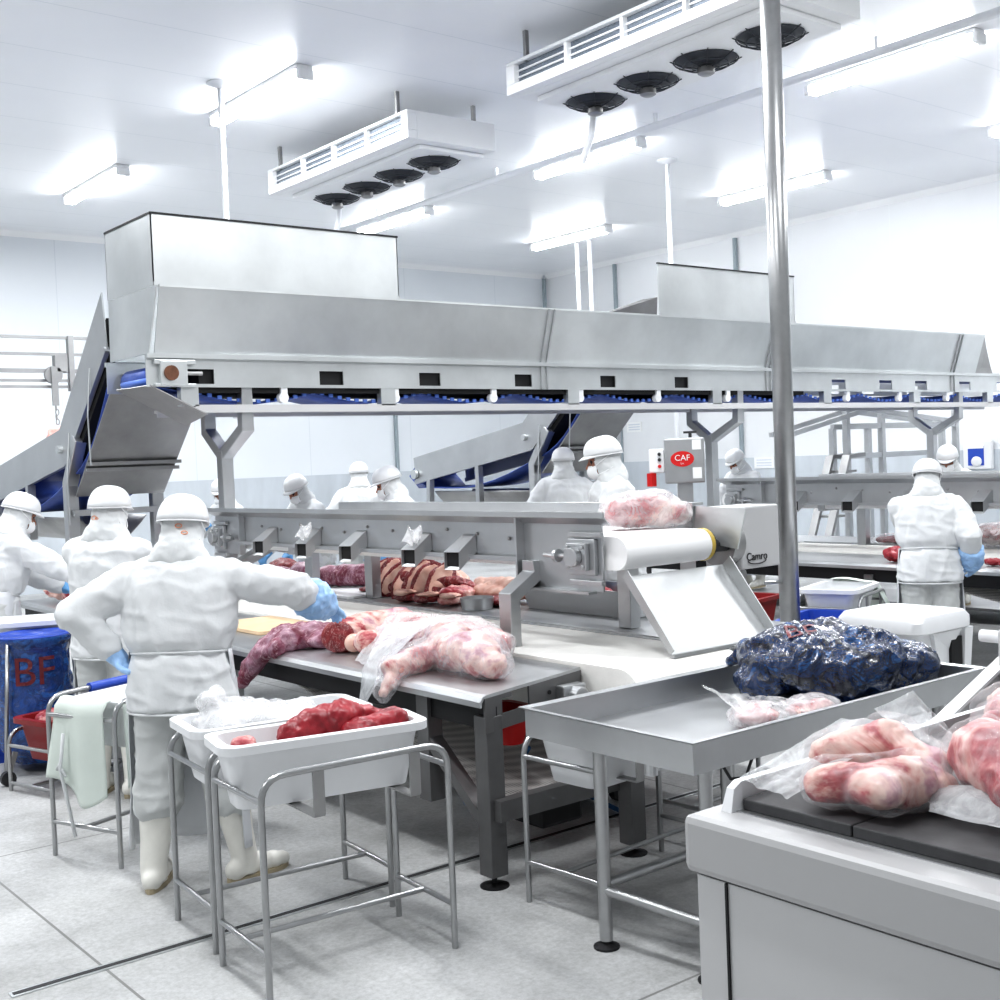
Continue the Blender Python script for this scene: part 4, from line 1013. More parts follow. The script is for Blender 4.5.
c3 = tube_cart('tube framed stand with blue rail sleeve and hanging green cloth, left of the worker', (2.37, 5.95, 0), math.radians(20), .78, .47, .785, handle=True)
tub('white plastic tub in the stand with the blue rail sleeve', (2.42, 5.95, .535), math.radians(20), .68, .36, .235)
c4 = tube_cart('low tube stand at the far left carrying the red tub', (2.54, 7.40, 0), math.radians(17), .70, .40, .36, straps=True, low=.05)
tub('deep red plastic tub in the low stand at far left', (2.53, 7.40, .19), math.radians(17), .62, .33, .25, 'red_plastic')
b = MB(); cst = thing('caster_stand', 'small caster under the red tub at the far left edge', 'caster', (2.17, 7.62, 0))
b.cyl((2.17, 7.60, .045), (2.17, 7.64, .045), .045, 16); b.build('wheel', 'rubber', cst, smooth=40); b = MB(); b.bar((2.17, 7.62, .05), (2.22, 7.62, .20), .014, .03); b.build('fork', 'steel_dull', cst)
c5 = tube_cart('tube framed stand under the end of the steel tray table', (3.62, 3.72, 0), math.radians(4), .86, .42, .70)
tub('white plastic tub under the steel tray table', (3.62, 3.76, .50), math.radians(4), .74, .36, .25)
c6 = tube_cart('tube framed stand behind the tray table holding clear film', (4.62, 3.96, 0), math.radians(3), .80, .40, .62)
c7 = tube_cart('tube framed stand with blue sleeve and green cloth right of the pole', (7.78, 5.62, 0), math.radians(18), .66, .46, .74, handle=True)
tub('white plastic tub right of the pole, in the stand with the blue sleeve', (7.72, 5.60, .56), math.radians(18), .58, .40, .24)
tub('blue plastic tub below the white tub, right of the pole', (7.1, 5.28, .30), math.radians(18), .66, .46, .36, 'blue_plastic')
tub('dark red plastic tub on the floor just left of the pole, far back', (7.75, 6.65, .34), math.radians(10), .70, .45, .3, 'red_plastic')
t = thing('tub_cart', 'low stand under the dark red tub left of the pole', 'cart', (7.75, 6.65, 0))
for sx in (-.3, .3):
    for sy in (-.18, .18): MB().tube([(7.75 + sx, 6.65 + sy, 0), (7.75 + sx, 6.65 + sy, .34)], .014, 8).build('leg', 'tube', t)
MB().box(7.42, 8.08, 6.45, 6.85, .325, .34).build('top', 'steel', t)
t = thing('tub_cart', 'low stand under the blue tub right of the pole', 'cart', (7.1, 5.28, 0))
for sx in (-.26, .26):
    for sy in (-.16, .16): MB().tube([(7.1 + sx, 5.28 + sy, 0), (7.1 + sx, 5.28 + sy, .30)], .014, 8).build('leg', 'tube', t)
MB().box(6.8, 7.4, 5.08, 5.48, .285, .30).build('top', 'steel', t)
tub('bright red plastic crate on the floor under the end of the central table', (4.28, 4.85, .16), 0, .52, .40, .26, 'red_bright', 'plastic_crate', 'crate')
t = thing('crate_dolly', 'dark low dolly under the red crate', 'dolly', (4.28, 4.85, 0))
MB().box(4.02, 4.54, 4.65, 5.05, .12, .16).build('deck', 'steel_dark', t)
for sx in (-.2, .2):
    for sy in (-.15, .15): MB().cyl((4.28 + sx, 4.83 + sy, .06), (4.28 + sx, 4.87 + sy, .06), .06, 14).build('wheel', 'rubber', t)
tub('red plastic tub hanging below the slot in the end plate of the central table', (3.44, 4.34, .56), 0, .20, .26, .16, 'red_bright', 'plastic_tub', 'tub')

# cloths over the carts
def cloth(label, fn, nu, nv, m='cloth_green'):
    b = MB(); b.grid(fn, nu, nv); o = b.build('cloth', m, None, smooth=True, solid=.003); return tag(o, label, 'cloth')
R3 = Matrix.Rotation(math.radians(17), 3, 'Z'); O3 = V((2.395, 5.93, 0))
def f3(u, v):
    # hangs over the left end bar of the cart
    y = -.17 + .36 * u; fold = .022 * math.sin(u * 9 + 2 * v) * v
    d = .46 * v + .06 * math.sin(u * 5) * v
    if v < .1: p = V((-.385 + .03 * (1 - v / .1), y, .785 - .03 * v))
    else: p = V((-.41 - .03 * v + fold, y + .05 * v * (u - .3), .80 - d))
    return O3 + R3 @ p
cloth('pale green cloth hanging over the end of the left stand', f3, 18, 22)
def f3b(u, v):
    x = -.36 + .26 * u; d = .40 * v * (1 - .6 * u)
    p = V((x, -.245 - .012 * math.sin(u * 7 + v * 2) * v - .01, .775 - d)); return O3 + R3 @ p
cloth('pale green cloth draped along the near side of the left stand', f3b, 16, 16)
b = MB(); b.tube([O3 + R3 @ V((-.44, .10, .62)), O3 + R3 @ V((-.46, .11, .45)), O3 + R3 @ V((-.45, .09, .33)), O3 + R3 @ V((-.43, .06, .12))], .009, 6)
b.tube([O3 + R3 @ V((-.46, .07, .42)), O3 + R3 @ V((-.45, .13, .47)), O3 + R3 @ V((-.45, .15, .44))], .008, 6)
tag(b.build('tie_string', 'coat', None, smooth=True), 'white knotted string hanging from the left stand', 'string')
def f7(u, v):
    p = V((.24 + .28 * v, -.28 + .44 * u, .0)); z = .815 - .012 * math.sin(u * 6) - .42 * max(0, v - .35) ** 1.3
    if u < .2: z -= (.2 - u) * .9
    return V((7.72, 5.60, z)) + Matrix.Rotation(math.radians(18), 3, 'Z') @ p
cloth('pale green cloth lying over the white tub right of the pole', f7, 16, 12)

# big white bin
t = thing('wheeled_bin', 'big closed white wheeled bin behind the tray table at right', 'bin', (6.75, 4.42, 0))
b = MB(); c = (6.75, 4.42)
b.loft([rr(*c, .22, .22, .06, .10), rr(*c, .27, .27, .08, .70)]); b.build('body', 'white_plastic', t, smooth=35)
b = MB(); b.loft([rr(*c, .295, .295, .09, .69), rr(*c, .31, .31, .09, .70), rr(*c, .31, .31, .09, .765), rr(*c, .29, .29, .10, .80), rr(*c, .16, .16, .08, .81)]); b.build('lid', 'white_plastic', t, smooth=35)
b = MB(); b.prism([(6.96, 4.12, .69), (7.05, 4.12, .69), (7.03, 4.16, .12), (6.98, 4.16, .12)], (0, .04, 0)); b.prism([(6.60, 4.12, .69), (6.92, 4.12, .69), (6.84, 4.16, .56), (6.82, 4.16, .30), (6.78, 4.16, .30)], (0, .03, 0)); b.build('handle_bracket', 'white_plastic', t)
MB().box(6.83, 6.95, 4.14, 4.165, .2, .64).build('gap_shade', 'black', t)  # black box standing for the shade between bracket and body
for x in (6.58, 6.92): MB().cyl((x, 4.22, .06), (x, 4.26, .06), .06, 16).build('wheel', 'rubber', t)
MB().box(6.56, 6.94, 4.23, 4.62, .06, .11).build('base', 'white_plastic', t)

# ------------------------------------------------------------------ tray table
t = thing('tray_table', 'stainless tray table on round legs with deep rim, holding the blue bag', 'table', (3.9, 3.25, 0))
x0, x1, y0, y1, zt, zb = 3.03, 4.86, 2.81, 3.70, .872, .755
b = MB(); b.loft([[V(p) for p in ((x0, y0, zb), (x1, y0, zb), (x1, y1, zb), (x0, y1, zb))], [V(p) for p in ((x0, y0, zt - .012), (x1, y0, zt - .012), (x1, y1, zt - .012), (x0, y1, zt - .012))],
            [V(p) for p in ((x0 - .02, y0 - .02, zt), (x1 + .02, y0 - .02, zt), (x1 + .02, y1 + .02, zt), (x0 - .02, y1 + .02, zt))],
            [V(p) for p in ((x0 + .015, y0 + .015, zt - .004), (x1 - .015, y0 + .015, zt - .004), (x1 - .015, y1 - .015, zt - .004), (x0 + .015, y1 - .015, zt - .004))],
            [V(p) for p in ((x0 + .015, y0 + .015, zb + .012), (x1 - .015, y0 + .015, zb + .012), (x1 - .015, y1 - .015, zb + .012), (x0 + .015, y1 - .015, zb + .012))]])
b.build('tray', 'steel', t)
for x, y in ((3.08, 3.33), (3.82, 3.36), (4.40, 3.36), (3.14, 2.86), (4.6, 2.86)):
    lg = MB().tube([(x, y, .03), (x, y, zb)], .026, 14).build('leg', 'tube', t, smooth=40)
    f = MB(); f.lathe([(.05, 0), (.05, .008), (.02, .02), (.02, .04)], (x, y, 0), 16); f.build('foot', 'steel_dark', lg)
for p, q in (((3.08, 3.33, .22), (3.14, 2.86, .20)), ((3.08, 3.33, .24), (4.40, 3.36, .24)), ((4.40, 3.36, .22), (4.6, 2.86, .20))): MB().tube([p, q], .02, 10).build('brace', 'tube', t, smooth=40)
MB().cyl((3.12, 3.1, .69), (3.12, 3.1, .755), .025, 12).build('drain_stub', 'steel', t)
MB().box(4.2, 4.5, 2.83, 3.1, .735, .755).build('underside_bracket', 'steel_dull', t)
MB().tube([(3.2, 2.83, .755), (3.24, 2.83, .70), (3.32, 2.83, .69), (3.36, 2.83, .755)], .006, 6).build('cable_loop', 'cable', t)

# ------------------------------------------------------------------ weighing machine at lower right
t = thing('weighing_machine', 'large light grey belt machine at the lower right with black belt top', 'machine', (3.1, 1.6, 0))
b = MB(); x0, x1, ya, yb = 2.34, 4.7, .2, 2.22
b.box(x0, x1, ya, yb, .74, .895); b.build('top_housing', 'grey_machine', t, bevel=.022)
b = MB(); b.box(x0 + .022, x1, ya, yb - .03, .0, .735); b.build('lower_cabinet', 'machine_light', t)
MB().box(x0 + .016, x0 + .024, 2.085, 2.092, .0, .735).build('panel_seam', 'steel_dark', t)
MB().box(2.45, 4.7, ya, 2.13, .893, .898).build('belt_bed', 'steel', t)
for ya_, yb_ in ((1.78, 2.12), (1.0, 1.776), (.2, .996)):
    b = MB(); b.box(2.47, 4.6, ya_, yb_, .898, .928); b.build('belt_pad', 'pad_dark', t, bevel=.004)
b = MB(); b.hexa([(2.43, 2.125, .895), (2.48, 2.125, .895), (2.48, 2.16, .895), (2.43, 2.16, .895)], [(2.45, 2.13, .955), (2.48, 2.13, .97), (2.48, 2.155, .97), (2.45, 2.155, .955)]); b.box(2.48, 4.0, 2.13, 2.155, .895, .97); b.build('side_guide', 'white_plastic', t)
b = MB(); b.prism([(3.45, 2.20, .893), (3.55, 2.20, .92), (4.3, 2.20, 1.19), (4.3, 2.20, .893)], (0, .03, 0)); b.build('end_guard', 'machine_light', t)
b = MB(); b.bar((3.47, 2.215, .90), (4.32, 2.215, 1.205), .05, .012, (0, 0, 1)); b.build('guard_edge', 'white_paint', t)
b = MB(); b.box(3.93, 4.3, 1.97, 2.21, 1.06, 1.20); b.box(3.91, 4.32, 1.95, 2.22, 1.035, 1.06); b.box(4.08, 4.16, 2.04, 2.12, .895, 1.04); b.build('control_box', 'machine_light', t, bevel=.012)
MB().cyl((3.97, 2.21, 1.165), (3.97, 2.29, 1.165), .022, 16).build('knob', 'white_plastic', t, smooth=40)

# ------------------------------------------------------------------ blue bag stand with lettering
t = thing('bag_stand', 'round tube stand holding the open blue bag at the left', 'stand', (2.46, 7.95, 0))
cx, cy = 2.46, 7.95
ring = [(cx + .225 * math.cos(a), cy + .225 * math.sin(a), .845) for a in [2 * PI * j / 28 for j in range(28)]]
MB().tube(ring, .013, 8, loop=True).build('ring', 'tube', t, smooth=True)
for a in (-2.55, -.55, 1.2): MB().tube([(cx + .235 * math.cos(a), cy + .235 * math.sin(a), .84), (cx + .31 * math.cos(a), cy + .31 * math.sin(a), 0)], .013, 8).build('leg', 'tube', t, smooth=True)
t = thing('blue_bag', 'open dark blue plastic bag with red printed letters in the left stand', 'bag', (cx, cy, .06))
def bagpt(u, v):
    a = 2 * PI * u; prof = [(.0, .15), (.12, .235), (.5, .235), (.85, .205), (.93, .222), (.97, .25), (1, .245)]
    for (v0, r0), (v1, r1) in zip(prof, prof[1:]):
        if v <= v1: rr_ = r0 + (r1 - r0) * (v - v0) / (v1 - v0); break
    k = 0 if v > .86 else 1
    rr_ += k * .016 * noise3(V((math.cos(a) * 2, math.sin(a) * 2, v * 4)), 2.2) + k * .008 * noise3(V((math.cos(a) * 2, math.sin(a) * 2, v * 4)), 6)
    return V((cx + rr_ * math.cos(a), cy + rr_ * math.sin(a), .06 + .80 * v))
b = MB(); b.grid(bagpt, 64, 44); bg = b.build('film', 'blue_bag_open', t, smooth=True)
MB().lathe([(.245, .855), (.235, .872), (.21, .868), (.2, .84), (.195, .7), (.0, .66)], (cx, cy, 0), 32).build('rolled_rim', 'blue_plastic', t, smooth=True)
def print_on(parent, bvh, body, size, m, c, right, up, off=.005):
    me = text_mesh(body, size, 0); bm = bmesh.new(); bm.from_mesh(me)
    bmesh.ops.triangulate(bm, faces=bm.faces)
    for _ in range(2): bmesh.ops.subdivide_edges(bm, edges=[e for e in bm.edges if e.calc_length() > size * .12], cuts=1); bmesh.ops.triangulate(bm, faces=bm.faces)
    r_ = V(right).normalized(); u_ = V(up).normalized(); n_ = r_.cross(u_).normalized(); c = V(c)
    for v in bm.verts:
        p = c + r_ * v.co.x + u_ * v.co.y
        h = bvh.ray_cast(p + n_ * .5, -n_)
        v.co = (h[0] + n_ * off if h[0] is not None else p) - V(parent['_w'])
    bm.to_mesh(me); bm.free(); me.materials.append(MT[m]); return link('printed_letters', me, parent)
def bvh_of(b): return BVHTree.FromPolygons([tuple(p) for p in b.v], b.f)
dr = V((-.30, -.954, 0)).normalized(); rt = V((.954, -.30, 0))
print_on(t, bvh_of(b), 'BF', .25, 'bag_red', V((cx, cy, .645)) + rt * .0, rt, (0, 0, 1), .008)
# ------------------------------------------------------------------ meat
def meat_mesh(pieces, voxel=.012, amp=.012, s1=9, name='meat'):
    b = MB()
    for p in pieces:
        if p[0] == 'c': b.caps(p[1], p[2], p[3], p[4], 14)
        elif p[0] == 's': b.sph(p[1], p[2], 16, 10, Matrix.Rotation(p[3] if len(p) > 3 else 0, 3, 'Z') @ Matrix.Rotation(p[4] if len(p) > 4 else 0, 3, 'Y'))
    me = remesh(b, voxel, 3, name); o = random.random() * 20
    displace(me, lambda p, n: amp * 1.5 * noise3(p, s1 * .6, o) + amp * .8 * noise3(p, s1 * 1.8, o + 5) + amp * .5 * (.3 - abs(noise3(p, s1 * 2.5, o + 2)) * 1.5) + amp * .3 * noise3(p, s1 * 5, o + 9))
    return me
def settle(me, z):
    zz = min(v.co.z for v in me.vertices); d = z - zz
    for v in me.vertices: v.co.z += d
def meat(label, pieces, m, voxel=.012, amp=.012, s1=9, group=None, name='meat_piece', cat='meat', z=None):
    me = meat_mesh(pieces, voxel, amp, s1)
    if z is not None: settle(me, z)
    c = sum((v.co for v in me.vertices), V()) / len(me.vertices); zb = min(v.co.z for v in me.vertices)
    o = V((c.x, c.y, zb)); me.transform(Matrix.Translation(-o)); me.materials.append(MT[m])
    ob = link(name, me, None, smooth=True); ob.location = o; return tag(ob, label, cat, group)
def bagged(label, pieces, m, filmm='film', infl=1.12, grow=.014, tails=(), amp=.012, group=None, z=None, voxel=.012, crump=.012):
    b0 = pieces
    me = meat_mesh(b0, voxel, amp, 9)
    dz = 0
    if z is not None:
        zz = min(v.co.z for v in me.vertices); dz = z + .006 - zz; settle(me, z + .006)
    c = sum((v.co for v in me.vertices), V()) / len(me.vertices); o = V((c.x, c.y, min(v.co.z for v in me.vertices)))
    t = thing('bagged_meat', label, 'bagged meat', o, 0, group)
    me.transform(Matrix.Translation(-o)); me.materials.append(MT[m]); link('meat', me, t, smooth=True)
    b = MB()
    for p in pieces:
        if p[0] == 'c': b.caps(V(p[1]), V(p[2]), p[3] * infl + grow, p[4] * infl + grow, 16)
        else: b.sph(p[1], tuple(k * infl + grow for k in p[2]), 18, 12, Matrix.Rotation(p[3] if len(p) > 3 else 0, 3, 'Z') @ Matrix.Rotation(p[4] if len(p) > 4 else 0, 3, 'Y'))
    fm = remesh(b, voxel, 6, 'film'); k = random.random() * 9
    displace(fm, lambda p, n: crump * (.6 - 2.2 * abs(noise3(p, 10, k))) + crump * .6 * (.4 - 1.6 * abs(noise3(p, 24, k + 3))))
    zf = (z if z is not None else -1e9) + .002
    for v in fm.vertices:
        v.co.z += dz
        if v.co.z < zf: v.co.z = zf
    fm.transform(Matrix.Translation(-o)); fm.materials.append(MT[filmm]); link('plastic_film', fm, t, smooth=True)
    for q in tails:
        # q: two polylines bounding the loose end of the bag
        A = [V(p) for p in q[0]]; Bp = [V(p) for p in q[1]]; amp_ = q[2] if len(q) > 2 else .02
        def along(P, u):
            x = u * (len(P) - 1); i = min(int(x), len(P) - 2); return P[i].lerp(P[i + 1], x - i)
        def fn(u, v):
            p = along(A, u).lerp(along(Bp, u), v); w = math.sin(v * 11 + 3 * u) * .5 + math.sin(v * 23 + 1) * .3
            nn = noise3(p, 14, k)
            return p + V((.3, -.6, .7)) * amp_ * (w * .6 + nn)
        b = MB(); b.grid(fn, 24, 26); b.build('loose_film_end', 'film_sheet' if filmm in ('film', 'film_soft') else filmm, t, smooth=True)
    return t
TZ = .85
# --- near worktop of the central table
def droop():
    P = [(3.56, 5.98, .915), (3.38, 5.96, .925), (3.20, 5.98, .92), (3.09, 6.03, .86), (3.045, 6.10, .765), (3.02, 6.15, .67)]
    R = [.055, .07, .078, .07, .055, .026]
    pc = [('c', a, b_, r0, r1) for a, b_, r0, r1 in zip(P, P[1:], R, R[1:])]
    pc += [('s', (3.42, 5.92, .90), (.14, .09, .05), .2), ('s', (3.12, 5.92, .88), (.05, .05, .06))]
    return meat('purple silver skinned meat drooping over the table edge beside the blue sleeve', pc, 'meat_silver', .010, .012, 11)
droop()
def cut_leg():
    t = thing('meat_joint', 'thick fatty meat joint with a round dark red cut face on the table', 'meat', (3.55, 5.7, TZ))
    me = meat_mesh([('c', (3.42, 5.68, .94), (3.72, 5.60, .95), .098, .112), ('c', (3.72, 5.60, .95), (3.86, 5.40, .93), .10, .07)], .011, .012, 8, 'fat')
    d = V((-.80, .05, 0)) ; c = V((3.35, 5.66, .94)); dn = V((-.78, -.55, .05)).normalized()
    for v in me.vertices:
        k = (v.co - c).dot(dn)
        if k > 0: v.co -= dn * k
    me.transform(Matrix.Translation(-V((3.55, 5.7, TZ)))); me.materials.append(MT['meat_leg']); link('fat_covered_flank', me, t, smooth=50)
    b = MB(); R_ = rot_to(dn); ring = lambda rad, h: [c + V((.0, .0, 0)) + R_ @ V((h + .004 * math.sin(3 * a), rad * math.cos(a) * (1 + .08 * math.sin(2 * a)), rad * .92 * math.sin(a))) for a in [2 * PI * j / 28 for j in range(28)]]
    b.loft([ring(.094, -.012), ring(.092, .006), ring(.07, .012), ring(.02, .014)]); b.build('cut_face', 'meat_dark', t, smooth=True)
    b = MB(); b.sph((3.39, 5.56, .91), (.05, .05, .05)); b.build('fat_lump', 'meat_cap', t, smooth=True)
cut_leg()
meat('small purple white meat lump between the cut joint and the big bag', [('s', (3.38, 5.38, .92), (.09, .10, .075), .4), ('s', (3.5, 5.26, .93), (.10, .09, .08), .2)], 'meat_leg', .011, .014, 10, z=TZ + .002)
bagged('big bagged shoulder of meat on the near end of the central table', [('c', (3.46, 4.80, .95), (3.40, 4.44, .94), .11, .085), ('s', (3.44, 4.62, .95), (.13, .22, .10)), ('c', (3.56, 5.10, .95), (3.54, 4.84, .96), .07, .10), ('c', (3.40, 4.86, .92), (3.12, 4.78, .895), .07, .05), ('c', (3.12, 4.77, .88), (3.03, 4.73, .80), .042, .03), ('s', (3.40, 4.36, .92), (.07, .06, .06))], 'meat_leg', 'film_soft',
       tails=(([(3.42, 5.28, 1.02), (3.2, 5.05, .98), (3.08, 4.98, .88), (3.0, 4.90, .72), (2.98, 4.86, .64)], [(3.55, 4.9, 1.09), (3.32, 4.86, 1.03), (3.12, 4.80, .93), (2.99, 4.80, .76), (2.95, 4.82, .66)], .02),
              ([(3.45, 5.42, 1.0), (3.42, 5.15, 1.05), (3.4, 4.9, 1.07)], [(3.24, 5.30, .87), (3.18, 5.05, .86), (3.08, 4.86, .86)], .015)))
bagged('long pale bagged meat lying behind the big bagged shoulder', [('c', (3.62, 5.45, .94), (3.76, 4.98, .93), .08, .085), ('c', (3.76, 4.98, .93), (3.72, 4.72, .92), .08, .06)], 'meat_fatty', 'film_white', z=TZ + .002)
meat('pinkish slab of fat lying on the white belt behind the bagged meat', [('s', (3.98, 5.75, .90), (.10, .26, .035), .1)], 'meat_fatty', .011, .01, 9, z=TZ + .017)
t = thing('cutting_board', 'stained yellowish cutting board on the table beside the worker', 'cutting board', (3.62, 7.0, TZ))
b = MB(); b.loft([rr(3.62, 7.0, .22, .34, .03, TZ + .001), rr(3.62, 7.0, .22, .34, .03, TZ + .025)]); b.build('board', 'board_yellow', t, bevel=.004)
# --- far worktop
t = thing('cutting_board', 'white cutting board under the purple meat on the far side of the table', 'cutting board', (5.02, 8.35, .86))
b = MB(); b.loft([rr(5.0, 8.35, .27, .55, .03, .861), rr(5.0, 8.35, .27, .55, .03, .881)]); b.build('board', 'white_plastic', t, bevel=.004)
meat('large purple silver skinned meat on the far white board', [('c', (5.02, 8.62, .96), (5.24, 8.30, .97), .085, .10), ('c', (5.24, 8.30, .97), (5.30, 8.08, .93), .08, .04)], 'meat_silver', .012, .012, 8, z=.882)
meat('dark purple meat lump left of the large purple piece', [('s', (5.1, 9.1, .97), (.13, .16, .09)), ('s', (5.0, 9.35, .95), (.12, .12, .08))], 'meat_silver', .013, .014, 8, z=.862)
meat('dark red meat lump behind the post at the far left of the table', [('s', (5.25, 9.75, .95), (.14, .16, .09))], 'meat_dark', .013, .014, 9, z=.862)
meat('small dark red scrap on the white board', [('s', (5.0, 7.98, .90), (.05, .07, .018))], 'meat_dark', .008, .006, 14, z=.882)
meat('red meat under the blue glove holding the yellow knife', [('s', (5.36, 8.35, .93), (.09, .12, .05))], 'meat_red', .011, .012, 12, z=.862)
t = thing('boning_knife', 'knife with a yellow handle on the far side of the table', 'knife', (5.28, 8.45, 1.0))
b = MB(); b.caps((5.26, 8.52, 1.01), (5.30, 8.36, .985), .016, .014, 10); b.build('handle', 'yellow', t, smooth=True)
b = MB(); b.hexa([(5.295, 8.37, .97), (5.297, 8.37, .97), (5.34, 8.22, .95), (5.338, 8.22, .95)], [(5.295, 8.37, .995), (5.297, 8.37, .995), (5.34, 8.22, .957), (5.338, 8.22, .957)]); b.build('blade', 'steel_bright', t)
# stack of fat-capped slices
SL = ['leftmost', 'second', 'third', 'fourth', 'fifth', 'sixth', 'seventh']
for i, (y, x, tilt, sz) in enumerate([(7.86, 5.0, 0, .9), (7.74, 5.0, 0, 1.0), (7.61, 5.0, 0, 1.08), (7.48, 5.0, 0, 1.1), (7.35, 5.0, 0, 1.05), (7.22, 4.98, 0, .98), (7.08, 5.0, 0, .9)]):
    t = thing('fat_cap_steak', SL[i] + ' from the left of the fat capped steaks leaning under the conveyor', 'meat', (x, y, .862), 0, 'fat capped steaks in a leaning pile')
    L_ = V((.50, -.22 + .22 * math.sin(i * 2.3), .66 + .14 * math.cos(i * 1.3))).normalized(); n_ = V((-.55, -.78 + .12 * math.cos(i * 1.7), .30)); n_ = (n_ - L_ * n_.dot(L_)).normalized(); W_ = n_.cross(L_)
    R_ = Matrix((L_, W_, n_)).transposed(); cc = V((x + .06, y, 1.0))
    for nm, off, rd, mm in (('lean_meat', 0, (.182 * sz, .098, .030), 'meat_dark'), ('fat_cap', .027, (.160 * sz, .074, .012), 'meat_cap')):
        b = MB(); b.sph(cc + n_ * off, rd, 18, 12, R_)
        me = remesh(b, .009, 2); displace(me, lambda p, n: .016 * noise3(p, 7, i + off * 50) + .008 * noise3(p, 18, i))
        for v in me.vertices: v.co.z = max(v.co.z, .863)
        me.transform(Matrix.Translation(-V((x, y, .862)))); me.materials.append(MT[mm]); link(nm, me, t, smooth=True)
for i, (x, y, z, lab, m) in enumerate([(5.16, 6.98, .98, 'dark red trimmed lump heaped right of the leaning steaks, upper one', 'meat_dark'), (5.04, 6.86, .93, 'pinkish trimmed lump heaped right of the leaning steaks, lower one', 'meat_fatty'), (5.22, 7.16, 1.02, 'pale curled trimmed lump on top of the heap right of the leaning steaks', 'meat_cap')]):
    meat(lab, [('s', (x, y, z), (.12, .12, .055), i * .8, .3 - .3 * i), ('s', (x + .02, y - .05, z - .04), (.09, .08, .05))], m, .011, .022, 11)
for i, (x, y, rz, lab) in enumerate([(4.90, 7.28, .3, 'small steak lying flat at the foot of the leaning pile, left one'), (4.90, 7.02, -.4, 'small steak lying flat at the foot of the leaning pile, middle one'), (4.93, 6.78, .6, 'pale trimmed steak at the right foot of the leaning pile')]):
    t = thing('trimmed_steak', lab, 'meat', (x, y, .862))
    me = meat_mesh([('s', (x, y, .90), (.10, .09, .035), rz)], .009, .010, 14); settle(me, .863); me.transform(Matrix.Translation(-V((x, y, .862)))); me.materials.append(MT['meat_dark' if i < 2 else 'meat_fatty']); link('lean_meat', me, t, smooth=True)
    me = meat_mesh([('s', (x - .02, y - .03, .935), (.09, .075, .016), rz)], .008, .008, 14); me.transform(Matrix.Translation(-V((x, y, .862)))); me.materials.append(MT['meat_cap']); link('fat_cap', me, t, smooth=True)
meat('wide pale fat slab lying behind the leaning pile of steaks', [('c', (5.32, 6.95, .97), (5.30, 6.40, .97), .06, .075), ('s', (5.30, 6.68, .93), (.14, .36, .06))], 'meat_cap', .012, .012, 9, z=.862)
meat('dark red meat slab under the wide pale fat slab', [('s', (5.1, 6.52, .90), (.09, .20, .03))], 'meat_dark', .010, .01, 10, z=.862)
b = MB(); t = thing('steel_dish', 'small round steel dish at the right end of the steak pile', 'dish', (4.93, 6.48, .862))
b.lathe([(.085, .862), (.10, .865), (.11, .94), (.116, .94), (.105, .862)], (4.93, 6.48, 0), 20); b.build('bowl', 'steel', t, smooth=40)
t = thing('steel_bin', 'open stainless bin with red meat on the far side of the table', 'bin', (5.28, 5.70, .862))
b = MB(); b.loft([rr(5.30, 5.72, .16, .48, .02, .863), rr(5.30, 5.72, .20, .52, .03, 1.03), rr(5.30, 5.72, .19, .51, .03, 1.03), rr(5.30, 5.72, .15, .47, .02, .875)]); b.build('shell', 'steel', t)
meat('red meat trimmings in the steel bin below the conveyor', [('s', (5.30, 5.85, .97), (.14, .30, .06))], 'meat_red', .012, .014, 12)
# --- far left end of the table
for i, (x, y, z, rx, lab, m) in enumerate([(3.40, 9.15, .93, .14, 'right of the three bony meat pieces at the far left of the table', 'meat_fatty'), (3.36, 9.45, .94, .15, 'middle of the three bony meat pieces at the far left of the table', 'meat_fatty'), (3.32, 9.85, .92, .13, 'left of the three bony meat pieces at the far left of the table', 'meat_leg')]):
    meat(lab, [('s', (x, y, z), (rx, .20, .085), .3), ('c', (x - .08, y - .14, z + .04), (x + .1, y + .12, z + .07), .05, .045)], m, .013, .022, 11, z=TZ + .002, group='bony meat pieces at the far left table end')
# --- on the upper conveyor
bagged('white bag of meat lying on the belt end of the central conveyor', [('c', (4.68, 4.76, 1.53), (4.82, 4.66, 1.53), .085, .09), ('c', (4.82, 4.66, 1.53), (4.90, 4.58, 1.51), .08, .05), ('s', (4.64, 4.76, 1.53), (.10, .10, .08))], 'meat_fatty', 'film_white', z=1.447, crump=.014)
# --- tray table
def blue_bag():
    o = V((4.35, 3.30, .767)); t = thing('blue_bag', 'large crumpled dark blue bag with faded red print lying in the steel tray', 'bag', o)
    b = MB()
    for c, r_, rz in (((4.46, 3.27, .91), (.32, .33, .17), .0), ((4.32, 3.38, .93), (.24, .24, .16), .2), ((4.60, 3.16, .88), (.24, .25, .12), 0), ((4.16, 3.42, .84), (.13, .14, .08), .3)): b.sph(c, r_, 22, 14, Matrix.Rotation(rz, 3, 'Z'))
    b.caps((4.28, 3.58, .95), (4.24, 3.68, .90), .06, .03, 14)
    me = remesh(b, .012, 3); displace(me, lambda p, n: .03 * noise3(p, 4, 2) + .035 * (.4 - 1.8 * abs(noise3(V((p.x * 1.4, p.y * .7, p.z)), 6, 5))) + .016 * (.4 - 1.6 * abs(noise3(V((p.x, p.y * 2, p.z)), 15, 8))))
    for v in me.vertices: v.co.z = max(v.co.z, .769); v.co.y = min(max(v.co.y, 2.83), 3.78)
    bv = BVHTree.FromPolygons([tuple(v.co) for v in me.vertices], [tuple(p.vertices) for p in me.polygons])
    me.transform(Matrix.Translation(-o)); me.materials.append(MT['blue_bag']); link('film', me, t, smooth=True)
    print_on(t, bv, 'BF', .15, 'bag_red_faded', (4.30, 3.34, 1.0), (.80, -.60, .10), V((.42, .52, .74)), .006)
blue_bag()
